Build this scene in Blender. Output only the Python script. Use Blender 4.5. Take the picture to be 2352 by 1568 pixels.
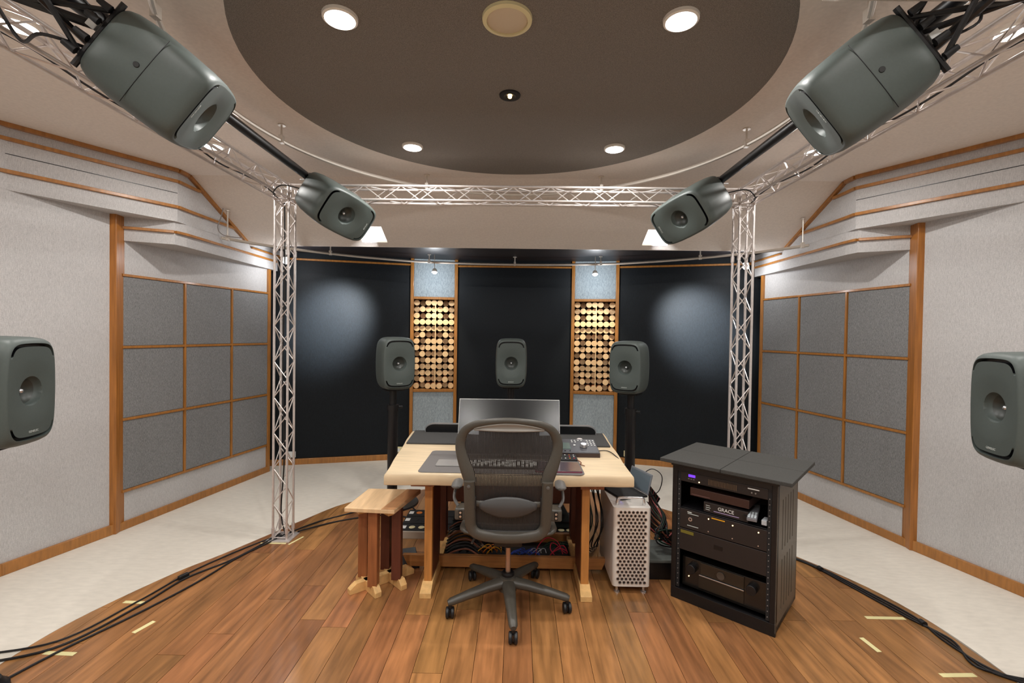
import bpy, math, random
from mathutils import Vector, Matrix
R = math.radians
PI = math.pi
random.seed(7)
for o in list(bpy.data.objects): bpy.data.objects.remove(o)
S = bpy.context.scene
COL = S.collection

# ---------------------------------------------------------------- camera
cam_d = bpy.data.cameras.new('camera'); cam = bpy.data.objects.new('camera', cam_d); COL.objects.link(cam)
cam_d.sensor_width = 36.0; cam_d.lens = 1068.0 / 2352.0 * 36.0; cam_d.clip_start = 0.02
cam.matrix_world = (Matrix.Translation((0.05, 0, 1.5)) @ Matrix.Rotation(R(0.75), 4, 'Z') @ Matrix.Rotation(R(-0.86), 4, 'X')
                    @ Matrix.Rotation(R(90), 4, 'X') @ Matrix.Rotation(R(0.81), 4, 'Z'))
S.camera = cam

# ---------------------------------------------------------------- view, world
S.view_settings.view_transform = 'Standard'; S.view_settings.look = 'None'
S.view_settings.gamma = 1.0; S.view_settings.use_curve_mapping = False
S.view_settings.exposure = 0.0
w = bpy.data.worlds.new('world'); S.world = w; w.use_nodes = True
w.node_tree.nodes['Background'].inputs[0].default_value = (.9, .95, 1, 1)
w.node_tree.nodes['Background'].inputs[1].default_value = 0.05
S.cycles.max_bounces = 10; S.cycles.diffuse_bounces = 6; S.cycles.glossy_bounces = 4
S.cycles.sample_clamp_indirect = 6.0
LAMP = 12.4      # watts of one ceiling downlight
WARM = (1.0, .96, .92)

# ---------------------------------------------------------------- helpers
def lin(r, g, b):
    f = lambda c: c / 12.92 if c <= .04045 else ((c + .055) / 1.055) ** 2.4
    return (f(r / 255), f(g / 255), f(b / 255), 1)

MATS = {}
def mat(name, col, rough=.5, metal=0, spec=.5, noise=0, nscale=20, bump=0, bscale=200, stretch=None, emit=None, estr=0, objrand=0, coat=0, sheen=0):
    """procedural principled material: base colour varied by noise, fine bump, optional per-object tint"""
    if name in MATS: return MATS[name]
    m = bpy.data.materials.new(name); m.use_nodes = True; nt = m.node_tree; N = nt.nodes; L = nt.links
    b = N['Principled BSDF']
    b.inputs['Base Color'].default_value = col; b.inputs['Roughness'].default_value = rough
    b.inputs['Metallic'].default_value = metal
    b.inputs['Specular IOR Level'].default_value = spec
    if coat: b.inputs['Coat Weight'].default_value = coat; b.inputs['Coat Roughness'].default_value = .12
    if sheen: b.inputs['Sheen Weight'].default_value = sheen; b.inputs['Sheen Roughness'].default_value = .5
    if emit:
        b.inputs['Emission Color'].default_value = emit; b.inputs['Emission Strength'].default_value = estr
    vec = None
    if noise or bump:
        tc = N.new('ShaderNodeTexCoord'); mp = N.new('ShaderNodeMapping'); L.new(tc.outputs['Object'], mp.inputs[0])
        if stretch: mp.inputs['Scale'].default_value = stretch
        if objrand:
            oi = N.new('ShaderNodeObjectInfo'); mm = N.new('ShaderNodeMath'); mm.operation = 'MULTIPLY'; mm.inputs[1].default_value = 37.0
            L.new(oi.outputs['Random'], mm.inputs[0]); cb = N.new('ShaderNodeCombineXYZ')
            L.new(mm.outputs[0], cb.inputs[0]); L.new(mm.outputs[0], cb.inputs[1]); L.new(cb.outputs[0], mp.inputs['Location'])
        vec = mp.outputs[0]
    if noise:
        n = N.new('ShaderNodeTexNoise'); n.inputs['Scale'].default_value = nscale; n.inputs['Detail'].default_value = 6
        L.new(vec, n.inputs['Vector'])
        rp = N.new('ShaderNodeValToRGB'); rp.color_ramp.elements[0].position = .3; rp.color_ramp.elements[1].position = .7
        rp.color_ramp.elements[0].color = tuple(c * (1 - noise) for c in col[:3]) + (1,)
        rp.color_ramp.elements[1].color = tuple(min(1, c * (1 + noise)) for c in col[:3]) + (1,)
        L.new(n.outputs[0], rp.inputs[0]); out = rp.outputs[0]
        if objrand:
            hs = N.new('ShaderNodeHueSaturation'); oi = N.new('ShaderNodeObjectInfo')
            mr = N.new('ShaderNodeMapRange'); mr.inputs[3].default_value = 1 - objrand; mr.inputs[4].default_value = 1 + objrand
            L.new(oi.outputs['Random'], mr.inputs[0]); L.new(mr.outputs[0], hs.inputs['Value'])
            m2 = N.new('ShaderNodeMath'); m2.operation = 'MULTIPLY'; m2.inputs[1].default_value = 7.31
            fr = N.new('ShaderNodeMath'); fr.operation = 'FRACT'; L.new(oi.outputs['Random'], m2.inputs[0]); L.new(m2.outputs[0], fr.inputs[0])
            mh = N.new('ShaderNodeMapRange'); mh.inputs[3].default_value = .494; mh.inputs[4].default_value = .510
            L.new(fr.outputs[0], mh.inputs[0]); L.new(mh.outputs[0], hs.inputs['Hue'])
            L.new(out, hs.inputs['Color']); out = hs.outputs[0]
        L.new(out, b.inputs['Base Color'])
    if bump:
        n2 = N.new('ShaderNodeTexNoise'); n2.inputs['Scale'].default_value = bscale; n2.inputs['Detail'].default_value = 3
        L.new(vec, n2.inputs['Vector'])
        bp = N.new('ShaderNodeBump'); bp.inputs['Strength'].default_value = bump; bp.inputs['Distance'].default_value = .002
        L.new(n2.outputs[0], bp.inputs['Height']); L.new(bp.outputs[0], b.inputs['Normal'])
    MATS[name] = m
    return m

def fabric(name, c1, c2, scale=420, rough=.95, bump=.35):
    """woven cloth: fine speckle of two thread colours"""
    if name in MATS: return MATS[name]
    m = bpy.data.materials.new(name); m.use_nodes = True; N = m.node_tree.nodes; L = m.node_tree.links
    b = N['Principled BSDF']; b.inputs['Roughness'].default_value = rough; b.inputs['Specular IOR Level'].default_value = .25
    tc = N.new('ShaderNodeTexCoord'); acc = []
    for sc in ((1, 1, .12), (.5, .5, 1.0)):
        mp = N.new('ShaderNodeMapping'); mp.inputs['Scale'].default_value = sc; L.new(tc.outputs['Object'], mp.inputs[0])
        n = N.new('ShaderNodeTexNoise'); n.inputs['Scale'].default_value = scale; n.inputs['Detail'].default_value = 2
        L.new(mp.outputs[0], n.inputs['Vector']); acc.append(n)
    ad = N.new('ShaderNodeMath'); ad.operation = 'ADD'; L.new(acc[0].outputs[0], ad.inputs[0]); L.new(acc[1].outputs[0], ad.inputs[1])
    hf = N.new('ShaderNodeMath'); hf.operation = 'MULTIPLY'; hf.inputs[1].default_value = .5; L.new(ad.outputs[0], hf.inputs[0])
    rp = N.new('ShaderNodeValToRGB'); rp.color_ramp.elements[0].position = .38; rp.color_ramp.elements[1].position = .62
    rp.color_ramp.elements[0].color = c1; rp.color_ramp.elements[1].color = c2
    L.new(hf.outputs[0], rp.inputs[0]); L.new(rp.outputs[0], b.inputs['Base Color'])
    bp = N.new('ShaderNodeBump'); bp.inputs['Strength'].default_value = bump; bp.inputs['Distance'].default_value = .001
    L.new(hf.outputs[0], bp.inputs['Height']); L.new(bp.outputs[0], b.inputs['Normal'])
    MATS[name] = m; return m

class MB:
    def __init__(s): s.v = []; s.f = []; s.m = []
    def add(s, vs, fs, mi=0):
        k = len(s.v); s.v += [tuple(p) for p in vs]; s.f += [tuple(i + k for i in f) for f in fs]; s.m += [mi] * len(fs); return s
    def box(s, a, b, M=None, mi=0):
        x0, y0, z0 = a; x1, y1, z1 = b
        vs = [(x0, y0, z0), (x1, y0, z0), (x1, y1, z0), (x0, y1, z0), (x0, y0, z1), (x1, y0, z1), (x1, y1, z1), (x0, y1, z1)]
        if M is not None: vs = [M @ Vector(p) for p in vs]
        return s.add(vs, [(0, 3, 2, 1), (4, 5, 6, 7), (0, 1, 5, 4), (1, 2, 6, 5), (2, 3, 7, 6), (3, 0, 4, 7)], mi)
    def prism(s, poly, z0, z1, mi=0):
        n = len(poly)
        if sum(poly[i][0] * poly[(i + 1) % n][1] - poly[(i + 1) % n][0] * poly[i][1] for i in range(n)) < 0: poly = poly[::-1]
        vs = [(p[0], p[1], z0) for p in poly] + [(p[0], p[1], z1) for p in poly]
        return s.add(vs, [tuple(range(n))[::-1], tuple(range(n, 2 * n))] + [(i, (i + 1) % n, n + (i + 1) % n, n + i) for i in range(n)], mi)
    def cyl(s, p0, p1, r0, r1=None, n=12, mi=0):
        p0 = Vector(p0); p1 = Vector(p1); r1 = r0 if r1 is None else r1
        d = (p1 - p0).normalized(); a = d.orthogonal().normalized(); c = d.cross(a)
        vs = []
        for p, r in ((p0, r0), (p1, r1)):
            for i in range(n):
                t = 2 * PI * i / n; vs.append(p + a * (r * math.cos(t)) + c * (r * math.sin(t)))
        return s.add(vs, [(i, (i + 1) % n, n + (i + 1) % n, n + i) for i in range(n)] + [tuple(range(n))[::-1], tuple(range(n, 2 * n))], mi)
    def lathe(s, prof, n=24, M=None, mi=0, closed=False):
        vs = []
        for r, z in prof:
            for i in range(n):
                t = 2 * PI * i / n; p = Vector((r * math.cos(t), r * math.sin(t), z)); vs.append(M @ p if M is not None else p)
        fs = []; m = len(prof)
        for j in range(m if closed else m - 1):
            k = (j + 1) % m
            for i in range(n): fs.append((j * n + i, j * n + (i + 1) % n, k * n + (i + 1) % n, k * n + i))
        if not closed:
            fs.append(tuple(range(n))[::-1]); fs.append(tuple((m - 1) * n + i for i in range(n)))
        return s.add(vs, fs, mi)
    def tube(s, pts, r, n=8, closed=False, mi=0):
        return s.ribbon(pts, [r * 2] * len(pts) if not isinstance(r, list) else [2 * q for q in r], None, n, closed, mi)
    def ribbon(s, pts, widths, thick=None, n=10, closed=False, mi=0, side=None):
        """sweep of an ellipse (width x thickness); side = fixed direction of the thickness axis"""
        P = [Vector(p) for p in pts]; m = len(P); vs = []; prev = None
        for j in range(m):
            if closed: d = P[(j + 1) % m] - P[j - 1]
            else: d = P[min(j + 1, m - 1)] - P[max(j - 1, 0)]
            d.normalize()
            if side is not None: c = Vector(side); c = (c - d * c.dot(d)).normalized(); a = d.cross(c)
            else:
                if prev is None: a = d.orthogonal().normalized()
                else: a = (prev - d * prev.dot(d)).normalized()
                prev = a; c = d.cross(a)
            wd = widths[j] / 2; th = (thick[j] if isinstance(thick, list) else thick) / 2 if thick is not None else wd
            for i in range(n):
                t = 2 * PI * i / n; vs.append(P[j] + a * (wd * math.cos(t)) + c * (th * math.sin(t)))
        fs = []
        for j in range(m if closed else m - 1):
            k = (j + 1) % m
            for i in range(n): fs.append((j * n + i, j * n + (i + 1) % n, k * n + (i + 1) % n, k * n + i))
        if not closed: fs += [tuple(range(n))[::-1], tuple((m - 1) * n + i for i in range(n))]
        return s.add(vs, fs, mi)
    def grid(s, fn, nu, nv, mi=0):
        vs = [fn(i / nu, j / nv) for j in range(nv + 1) for i in range(nu + 1)]
        return s.add(vs, [(j * (nu + 1) + i, j * (nu + 1) + i + 1, (j + 1) * (nu + 1) + i + 1, (j + 1) * (nu + 1) + i) for j in range(nv) for i in range(nu)], mi)
    def mesh(s, name, mats, smooth=False, origin=(0, 0, 0)):
        o = Vector(origin); me = bpy.data.meshes.new(name)
        me.from_pydata([tuple(Vector(p) - o) for p in s.v], [], s.f)
        for m in (mats if isinstance(mats, (list, tuple)) else [mats]): me.materials.append(m)
        me.polygons.foreach_set('material_index', s.m)
        if smooth:
            me.shade_smooth(); me.set_sharp_from_angle(angle=R(38))
        me.update(); return me
    def build(s, name, mats, parent=None, smooth=False, bevel=0, origin=(0, 0, 0), segs=2):
        o = bpy.data.objects.new(name, s.mesh(name, mats, smooth, origin)); COL.objects.link(o)
        if parent is not None: o.parent = parent
        else: o.location = origin
        if bevel:
            bv = o.modifiers.new('bevel', 'BEVEL'); bv.width = bevel; bv.segments = segs; bv.limit_method = 'ANGLE'; bv.angle_limit = R(40)
        return o

def inst(name, me, parent, loc=(0, 0, 0), rot=(0, 0, 0), scale=None):
    o = bpy.data.objects.new(name, me); COL.objects.link(o); o.parent = parent; o.location = loc; o.rotation_euler = rot
    if scale: o.scale = scale
    return o
def tag(o, label, cat, group=None, kind=None):
    o['label'] = label
    if cat: o['category'] = cat
    if group: o['group'] = group
    if kind: o['kind'] = kind
    return o
def struct(o, label=None):
    o['kind'] = 'structure'
    if label: o['label'] = label
    return o
def thing(name, label, cat, loc=(0, 0, 0), rz=0, group=None, M=None):
    o = bpy.data.objects.new(name, None); COL.objects.link(o); o.empty_display_size = .05
    if M is not None: o.matrix_world = M
    else: o.location = loc; o.rotation_euler = (0, 0, rz)
    return tag(o, label, cat, group)
def sempty(name, label=None):
    o = bpy.data.objects.new(name, None); COL.objects.link(o); return struct(o, label)
def copy_tree(o, parent=None):
    c = o.copy(); COL.objects.link(c); c.parent = parent
    for ch in [x for x in CH.get(o.name, [])]: copy_tree(ch, c)
    return c
CH = {}
def index_children():
    CH.clear()
    for o in bpy.data.objects:
        if o.parent: CH.setdefault(o.parent.name, []).append(o)
def text(name, body, size, parent, loc, rot, m, extrude=.0004, align='CENTER'):
    cu = bpy.data.curves.new(name, 'FONT'); cu.body = body; cu.size = size; cu.align_x = align; cu.align_y = 'CENTER'; cu.extrude = extrude
    cu.materials.append(m); cu.resolution_u = 3; tmp = bpy.data.objects.new(name, cu); COL.objects.link(tmp)
    bpy.context.view_layer.update(); me = bpy.data.meshes.new_from_object(tmp.evaluated_get(bpy.context.evaluated_depsgraph_get()))
    bpy.data.objects.remove(tmp); o = bpy.data.objects.new(name, me); COL.objects.link(o); o.parent = parent; o.location = loc; o.rotation_euler = rot
    return o
def spline(pts, k=8, closed=False):
    P = [Vector(p) for p in pts]; n = len(P); out = []
    for i in range(n if closed else n - 1):
        p0 = P[i - 1] if (i or closed) else P[0]; p1 = P[i]; p2 = P[(i + 1) % n]; p3 = P[(i + 2) % n] if (i + 2 < n or closed) else P[-1]
        for j in range(k):
            t = j / k
            out.append(.5 * ((2 * p1) + (p2 - p0) * t + (2 * p0 - 5 * p1 + 4 * p2 - p3) * t * t + (3 * p1 - p0 - 3 * p2 + p3) * t ** 3))
    if not closed: out.append(P[-1])
    return out
def light(name, kind, loc, power, color=WARM, size=.1, rot=(0, 0, 0), aim=None, spot=60, blend=.5, parent=None):
    d = bpy.data.lights.new(name, kind); d.energy = power; d.color = color
    if kind == 'AREA': d.shape = 'DISK'; d.size = size
    else: d.shadow_soft_size = size
    if kind == 'SPOT': d.spot_size = R(spot); d.spot_blend = blend
    o = bpy.data.objects.new(name, d); COL.objects.link(o)
    if parent: o.parent = parent
    o.location = loc; o.rotation_euler = rot
    if aim is not None: o.rotation_euler = (Vector(aim) - Vector(loc)).to_track_quat('-Z', 'Y').to_euler()
    return o

# ---------------------------------------------------------------- materials
M_ceil = mat('ceiling_cloth', lin(222, 212, 203), .95, noise=.05, nscale=60, bump=.3, bscale=500)
M_disc = fabric('ceiling_disc_cloth', lin(96, 91, 86), lin(146, 140, 133), 700)
M_wall = fabric('wall_cloth', lin(172, 170, 170), lin(196, 194, 193), 330)
M_grey = fabric('grey_panel_cloth', lin(96, 97, 98), lin(146, 146, 146), 520)
M_blue = fabric('column_cloth', lin(124, 136, 142), lin(172, 182, 188), 320)
M_dark = fabric('dark_cloth', lin(6, 10, 14), lin(17, 24, 30), 260, rough=.6)
M_soff = mat('dark_soffit', lin(28, 26, 30), .5, noise=.1, nscale=30)
M_trim = mat('honey_wood', lin(160, 106, 48), .34, noise=.2, nscale=9, stretch=(6, 6, .8), coat=.3)
M_post = mat('post_wood', lin(158, 100, 42), .35, noise=.22, nscale=7, stretch=(9, 9, .6), coat=.25)
M_lino = mat('linoleum', lin(216, 209, 197), .62, noise=.06, nscale=14, stretch=(1, 3, 1), bump=.05)
M_plank = mat('floor_board', lin(150, 102, 62), .3, noise=.34, nscale=3.2, stretch=(10, 1.0, 1), objrand=.25, coat=.15, bump=.03, bscale=60)
M_edge = mat('floor_edge_wood', lin(160, 92, 50), .35, noise=.2, nscale=12, stretch=(3, 3, 1))
M_sub = mat('subfloor', lin(40, 24, 14), .9)
M_alu = mat('truss_aluminium', lin(214, 206, 202), .3, metal=.55, noise=.06, nscale=40)
M_rail = mat('rail_aluminium', lin(214, 206, 196), .35, metal=.6)
M_black = mat('black_metal', lin(16, 15, 17), .38, noise=.2, nscale=60)
M_blackm = mat('black_matt', lin(24, 23, 24), .75, noise=.15, nscale=90, bump=.2)
M_rub = mat('black_rubber', lin(20, 20, 22), .5)
M_spk = mat('speaker_grey', lin(72, 80, 77), .5, noise=.04, nscale=150, bump=.08, bscale=900)
M_hornshade = mat('speaker_horn_shade', lin(52, 56, 52), .4)  # cabinet grey darkened: shade painted into the waveguide throat
M_spkd = mat('speaker_slot_black', lin(8, 8, 12), .35)
M_cone = mat('speaker_cone', lin(30, 31, 30), .5)
M_silver = mat('silver', lin(212, 212, 214), .22, metal=.9)
M_white = mat('white_print', lin(225, 225, 222), .5)
M_oak = mat('desk_maple', lin(212, 190, 156), .4, noise=.1, nscale=5, stretch=(1, 8, 8), coat=.15)
M_oak2 = mat('pale_wood', lin(222, 178, 116), .45, noise=.14, nscale=8, stretch=(4, 4, 4))
M_red = mat('reddish_wood', lin(146, 88, 50), .42, noise=.25, nscale=6, stretch=(8, 8, .8), coat=.1)
M_dred = mat('dark_reddish_wood', lin(98, 50, 34), .45, noise=.2, nscale=6, stretch=(8, 8, .8))
M_str = mat('stretcher_wood', lin(170, 114, 62), .42, noise=.2, nscale=6, stretch=(.8, 8, 8), coat=.1)
M_leg = mat('desk_leg_wood', lin(182, 122, 62), .42, noise=.18, nscale=6, stretch=(8, 8, .8), coat=.1)
M_chair = mat('chair_grey', lin(70, 66, 59), .4, noise=.05, nscale=80)
M_chairl = mat('chair_light_grey', lin(88, 85, 82), .42)
M_band = mat('chair_band', lin(134, 128, 120), .4)
M_lumb = mat('lumbar_grey', lin(66, 66, 66), .55)
M_mesh = mat('chair_mesh', lin(38, 35, 33), .6)
M_gas = mat('gas_lift_metal', lin(190, 160, 140), .3, metal=.7)
M_scr = mat('glass_screen', lin(10, 11, 13), .2, spec=.6)
M_pad = mat('felt_pad', lin(62, 61, 60), .95, noise=.25, nscale=300, bump=.4, bscale=700)
M_rackpad = mat('rack_pad', lin(58, 57, 54), .95, noise=.3, nscale=240, bump=.4, bscale=600)
M_mat = mat('desk_mat', lin(102, 98, 96), .7, noise=.08, nscale=300)
M_alum = mat('space_grey', lin(150, 148, 146), .38, metal=.5)
M_mac = mat('tower_aluminium', lin(228, 222, 214), .38, metal=.25)
M_macd = mat('tower_side', lin(112, 92, 74), .45, metal=.5)
M_tape = mat('masking_tape', lin(224, 214, 158), .8)
M_cream = mat('cream_plastic', lin(225, 215, 170), .5)
M_beige = mat('beige_plastic', lin(178, 165, 150), .55)
M_logo = mat('grey_print', lin(190, 196, 192), .5)
M_led = mat('blue_led', lin(60, 60, 255), .4, emit=(.12, .08, 1, 1), estr=12)
M_violet = mat('violet_display', lin(60, 30, 160), .4, emit=(.2, .05, .9, 1), estr=1.2)
M_warmled = mat('amber_led', lin(255, 200, 120), .4, emit=(1, .7, .35, 1), estr=3)
M_bulb = mat('lamp_glass', lin(255, 250, 240), .4, emit=(1, .96, .9, 1), estr=22)
M_bulbs = mat('square_lamp_glass', lin(255, 250, 240), .4, emit=(1, .93, .86, 1), estr=3.0)
M_lampwhite = mat('lamp_reflector', lin(235, 230, 222), .3)
M_logA = mat('log_end', lin(236, 200, 150), .6, noise=.08, nscale=60)
M_logB = mat('log_side', lin(150, 92, 54), .7, noise=.2, nscale=30)
M_recess = mat('recess_brown', lin(58, 34, 20), .9)
M_grille = mat('cream_grille', lin(214, 198, 172), .6, bump=.5, bscale=900)
M_screenlit = mat('small_display', lin(70, 84, 78), .2, emit=(.1, .13, .12, 1), estr=.4)
CAB = {c: mat('cable_' + c, lin(*v), .5) for c, v in dict(black=(20, 18, 20), yellow=(225, 160, 30), orange=(214, 120, 40), blue=(54, 84, 190),
       red=(190, 34, 60), white=(205, 205, 210), pink=(190, 96, 96), green=(30, 60, 44), grey=(120, 112, 108), brown=(120, 70, 50)).items()}

def cable(pts, r=.004, c='black', label='black cable', group=None, k=8, name='cable', n=8):
    b = MB().tube(spline(pts, k), r, n); p = pts[0]
    return tag(b.build(name, CAB[c], smooth=True, origin=tuple(p)), label, 'cable', group)

# ================================================================ SETTING
WOODC = [(-2.12, 1.5), (-2.22, 1.85), (-2.235, 2.15), (-2.19, 2.42), (-2.05, 2.82), (-1.92, 3.06), (-1.765, 3.39), (-1.63, 3.69), (-1.43, 4.05), (-1.0, 4.36),
         (-.5, 4.55), (0, 4.62), (.5, 4.55), (1.0, 4.33), (1.45, 3.93), (1.78, 3.51), (2.01, 3.17), (2.19, 2.82), (2.27, 2.50), (2.28, 2.2), (2.24, 1.85), (2.13, 1.5),
         (1.9, 1.0), (1.5, .5), (.8, .15), (0, .02), (-.8, .15), (-1.5, .5), (-1.88, 1.0)]
WC = [(p.x, p.y) for p in spline([(x, y, 0) for x, y in WOODC], 4, True)]
# linoleum with the round hole
b = MB(); n = len(WC); X0, X1, Y0, Y1 = -4.2, 4.2, -2.9, 6.2
outer = []
for (x, y) in WC:                                   # project each rim point to the rectangle
    dx, dy = x - 0, y - 2.2; t = 1e9
    if dx > 1e-6: t = min(t, X1 / dx)
    if dx < -1e-6: t = min(t, X0 / dx)
    if dy > 1e-6: t = min(t, (Y1 - 2.2) / dy)
    if dy < -1e-6: t = min(t, (Y0 - 2.2) / dy)
    outer.append((dx * t, 2.2 + dy * t))
vs = [(x, y, 0) for x, y in WC] + [(x, y, 0) for x, y in outer] + [(x, y, -.02) for x, y in WC]
fs = []
for i in range(n):
    j = (i + 1) % n; fs.append((i, n + i, n + j, j)); fs.append((i, j, 2 * n + j, 2 * n + i))
b.add(vs, fs)
for cx, cy in ((X0, Y0), (X1, Y0), (X1, Y1), (X0, Y1)):   # corners
    i = min(range(n), key=lambda q: min(9, abs(outer[q][0] - cx) + abs(outer[q][1] - cy)))
b.box((X0, Y0, -.08), (X1, Y1, -.021))
floor = struct(b.build('floor', M_lino), 'pale linoleum around a round hardwood inlay')
MB().prism(WC, -.0205, -.014).build('subfloor', M_sub, floor)

def clip_poly(poly, a, bb, c):                       # keep a*x+b*y<=c
    out = []
    for i in range(len(poly)):
        p, q = poly[i], poly[(i + 1) % len(poly)]; dp = a * p[0] + bb * p[1] - c; dq = a * q[0] + bb * q[1] - c
        if dp <= 0: out.append(p)
        if (dp < 0) != (dq < 0) and abs(dp - dq) > 1e-12:
            t = dp / (dp - dq); out.append((p[0] + (q[0] - p[0]) * t, p[1] + (q[1] - p[1]) * t))
    return out
rim = [(p[0] * .999, 2.2 + (p[1] - 2.2) * .999) for p in WC]
PWD = .1335; g = .0011; rr = random.Random(11)
x = -.047 + .05 - 18 * PWD
while x < 2.3:
    y = -.3 - rr.random() * 1.3
    while y < 4.7:
        L_ = rr.choice((.9, 1.15, 1.4, 1.75)); poly = rim
        for cc in ((-1, 0, -(x + g)), (1, 0, x + PWD - g), (0, -1, -(y + g)), (0, 1, y + L_ - g)):
            poly = clip_poly(poly, *cc)
            if len(poly) < 3: break
        if len(poly) >= 3:
            q = [poly[0]]
            for p in poly[1:]:
                if abs(p[0] - q[-1][0]) + abs(p[1] - q[-1][1]) > 4e-3: q.append(p)
            A = abs(sum(q[i][0] * q[(i + 1) % len(q)][1] - q[(i + 1) % len(q)][0] * q[i][1] for i in range(len(q)))) / 2
            if len(q) >= 3 and A > 1e-3:
                MB().prism(q, -.0135, 0).build('plank', M_plank, floor)
        y += L_
    x += PWD

# ceiling: flat part, front slope with two square openings, dark soffit beyond
ZC = 2.73; SY, SZ, EY, EZ = 3.68, 2.73, 4.52, 2.335
ceil = MB().box((-3.9, -2.9, ZC), (3.9, SY, ZC + .08))
def slope(x0, x1, y0, y1):
    zz = lambda y: SZ + (EZ - SZ) * (y - SY) / (EY - SY)
    ceil.add([(x0, y0, zz(y0)), (x1, y0, zz(y0)), (x1, y1, zz(y1)), (x0, y1, zz(y1))], [(0, 1, 2, 3)])
QX, QY0, QY1 = (1.215, 1.455), 4.24, 4.455
slope(-2.9, 2.9, SY, QY0); slope(-2.9, 2.9, QY1, EY)
slope(-2.9, -QX[1], QY0, QY1); slope(-QX[0], QX[0], QY0, QY1); slope(QX[1], 2.9, QY0, QY1)
ceil.box((-2.9, EY, EZ), (2.9, EY + .02, ZC))
ceiling = struct(ceil.build('ceiling', M_ceil), 'beige cloth ceiling sloping down to the front')
MB().box((-2.9, EY + .02, 2.385), (2.9, 6.0, 2.46)).build('soffit', M_soff, ceiling)
MB().lathe([(0.01, ZC - .004), (1.225, ZC - .004), (1.235, ZC), (1.235, ZC + .02)], 96, Matrix.Translation((0, 2.36, 0))).build('round_panel', M_disc, ceiling)['label'] = 'large round dark brown cloth panel'

def wall(name, poly, z0, z1, m, label, parent=None):
    o = MB().prism(poly, z0, z1).build(name, m, parent)
    return struct(o, label) if parent is None else o
def mx(poly): return [(-x, y) for x, y in poly]
MB().box((-.52, -2.88, ZC - .006), (.50, .40, ZC - .0005)).build('rear_panel', M_disc, ceiling)
struct(MB().box((-4.2, -3.0, 0), (4.2, -2.9, 2.8)).build('wall_rear', M_wall), 'pale cloth wall behind the camera')
NEAR = [(-3.39, -2.9), (-3.39, 1.5), (-3.06, 2.745), (-2.9, 3.35)]
PEND = (-2.61, 4.905)
P0 = (-2.9, 3.36)
def along(a, b, t): return (a[0] + (b[0] - a[0]) * t, a[1] + (b[1] - a[1]) * t)
def strip(a, b, off0, off1):                         # plan quad beside the line a-b, offsets to the room side (+x for the left)
    dx, dy = b[0] - a[0], b[1] - a[1]; l = math.hypot(dx, dy); nx, ny = dy / l, -dx / l
    return [(a[0] + nx * off0, a[1] + ny * off0), (b[0] + nx * off0, b[1] + ny * off0), (b[0] + nx * off1, b[1] + ny * off1), (a[0] + nx * off1, a[1] + ny * off1)]
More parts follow.
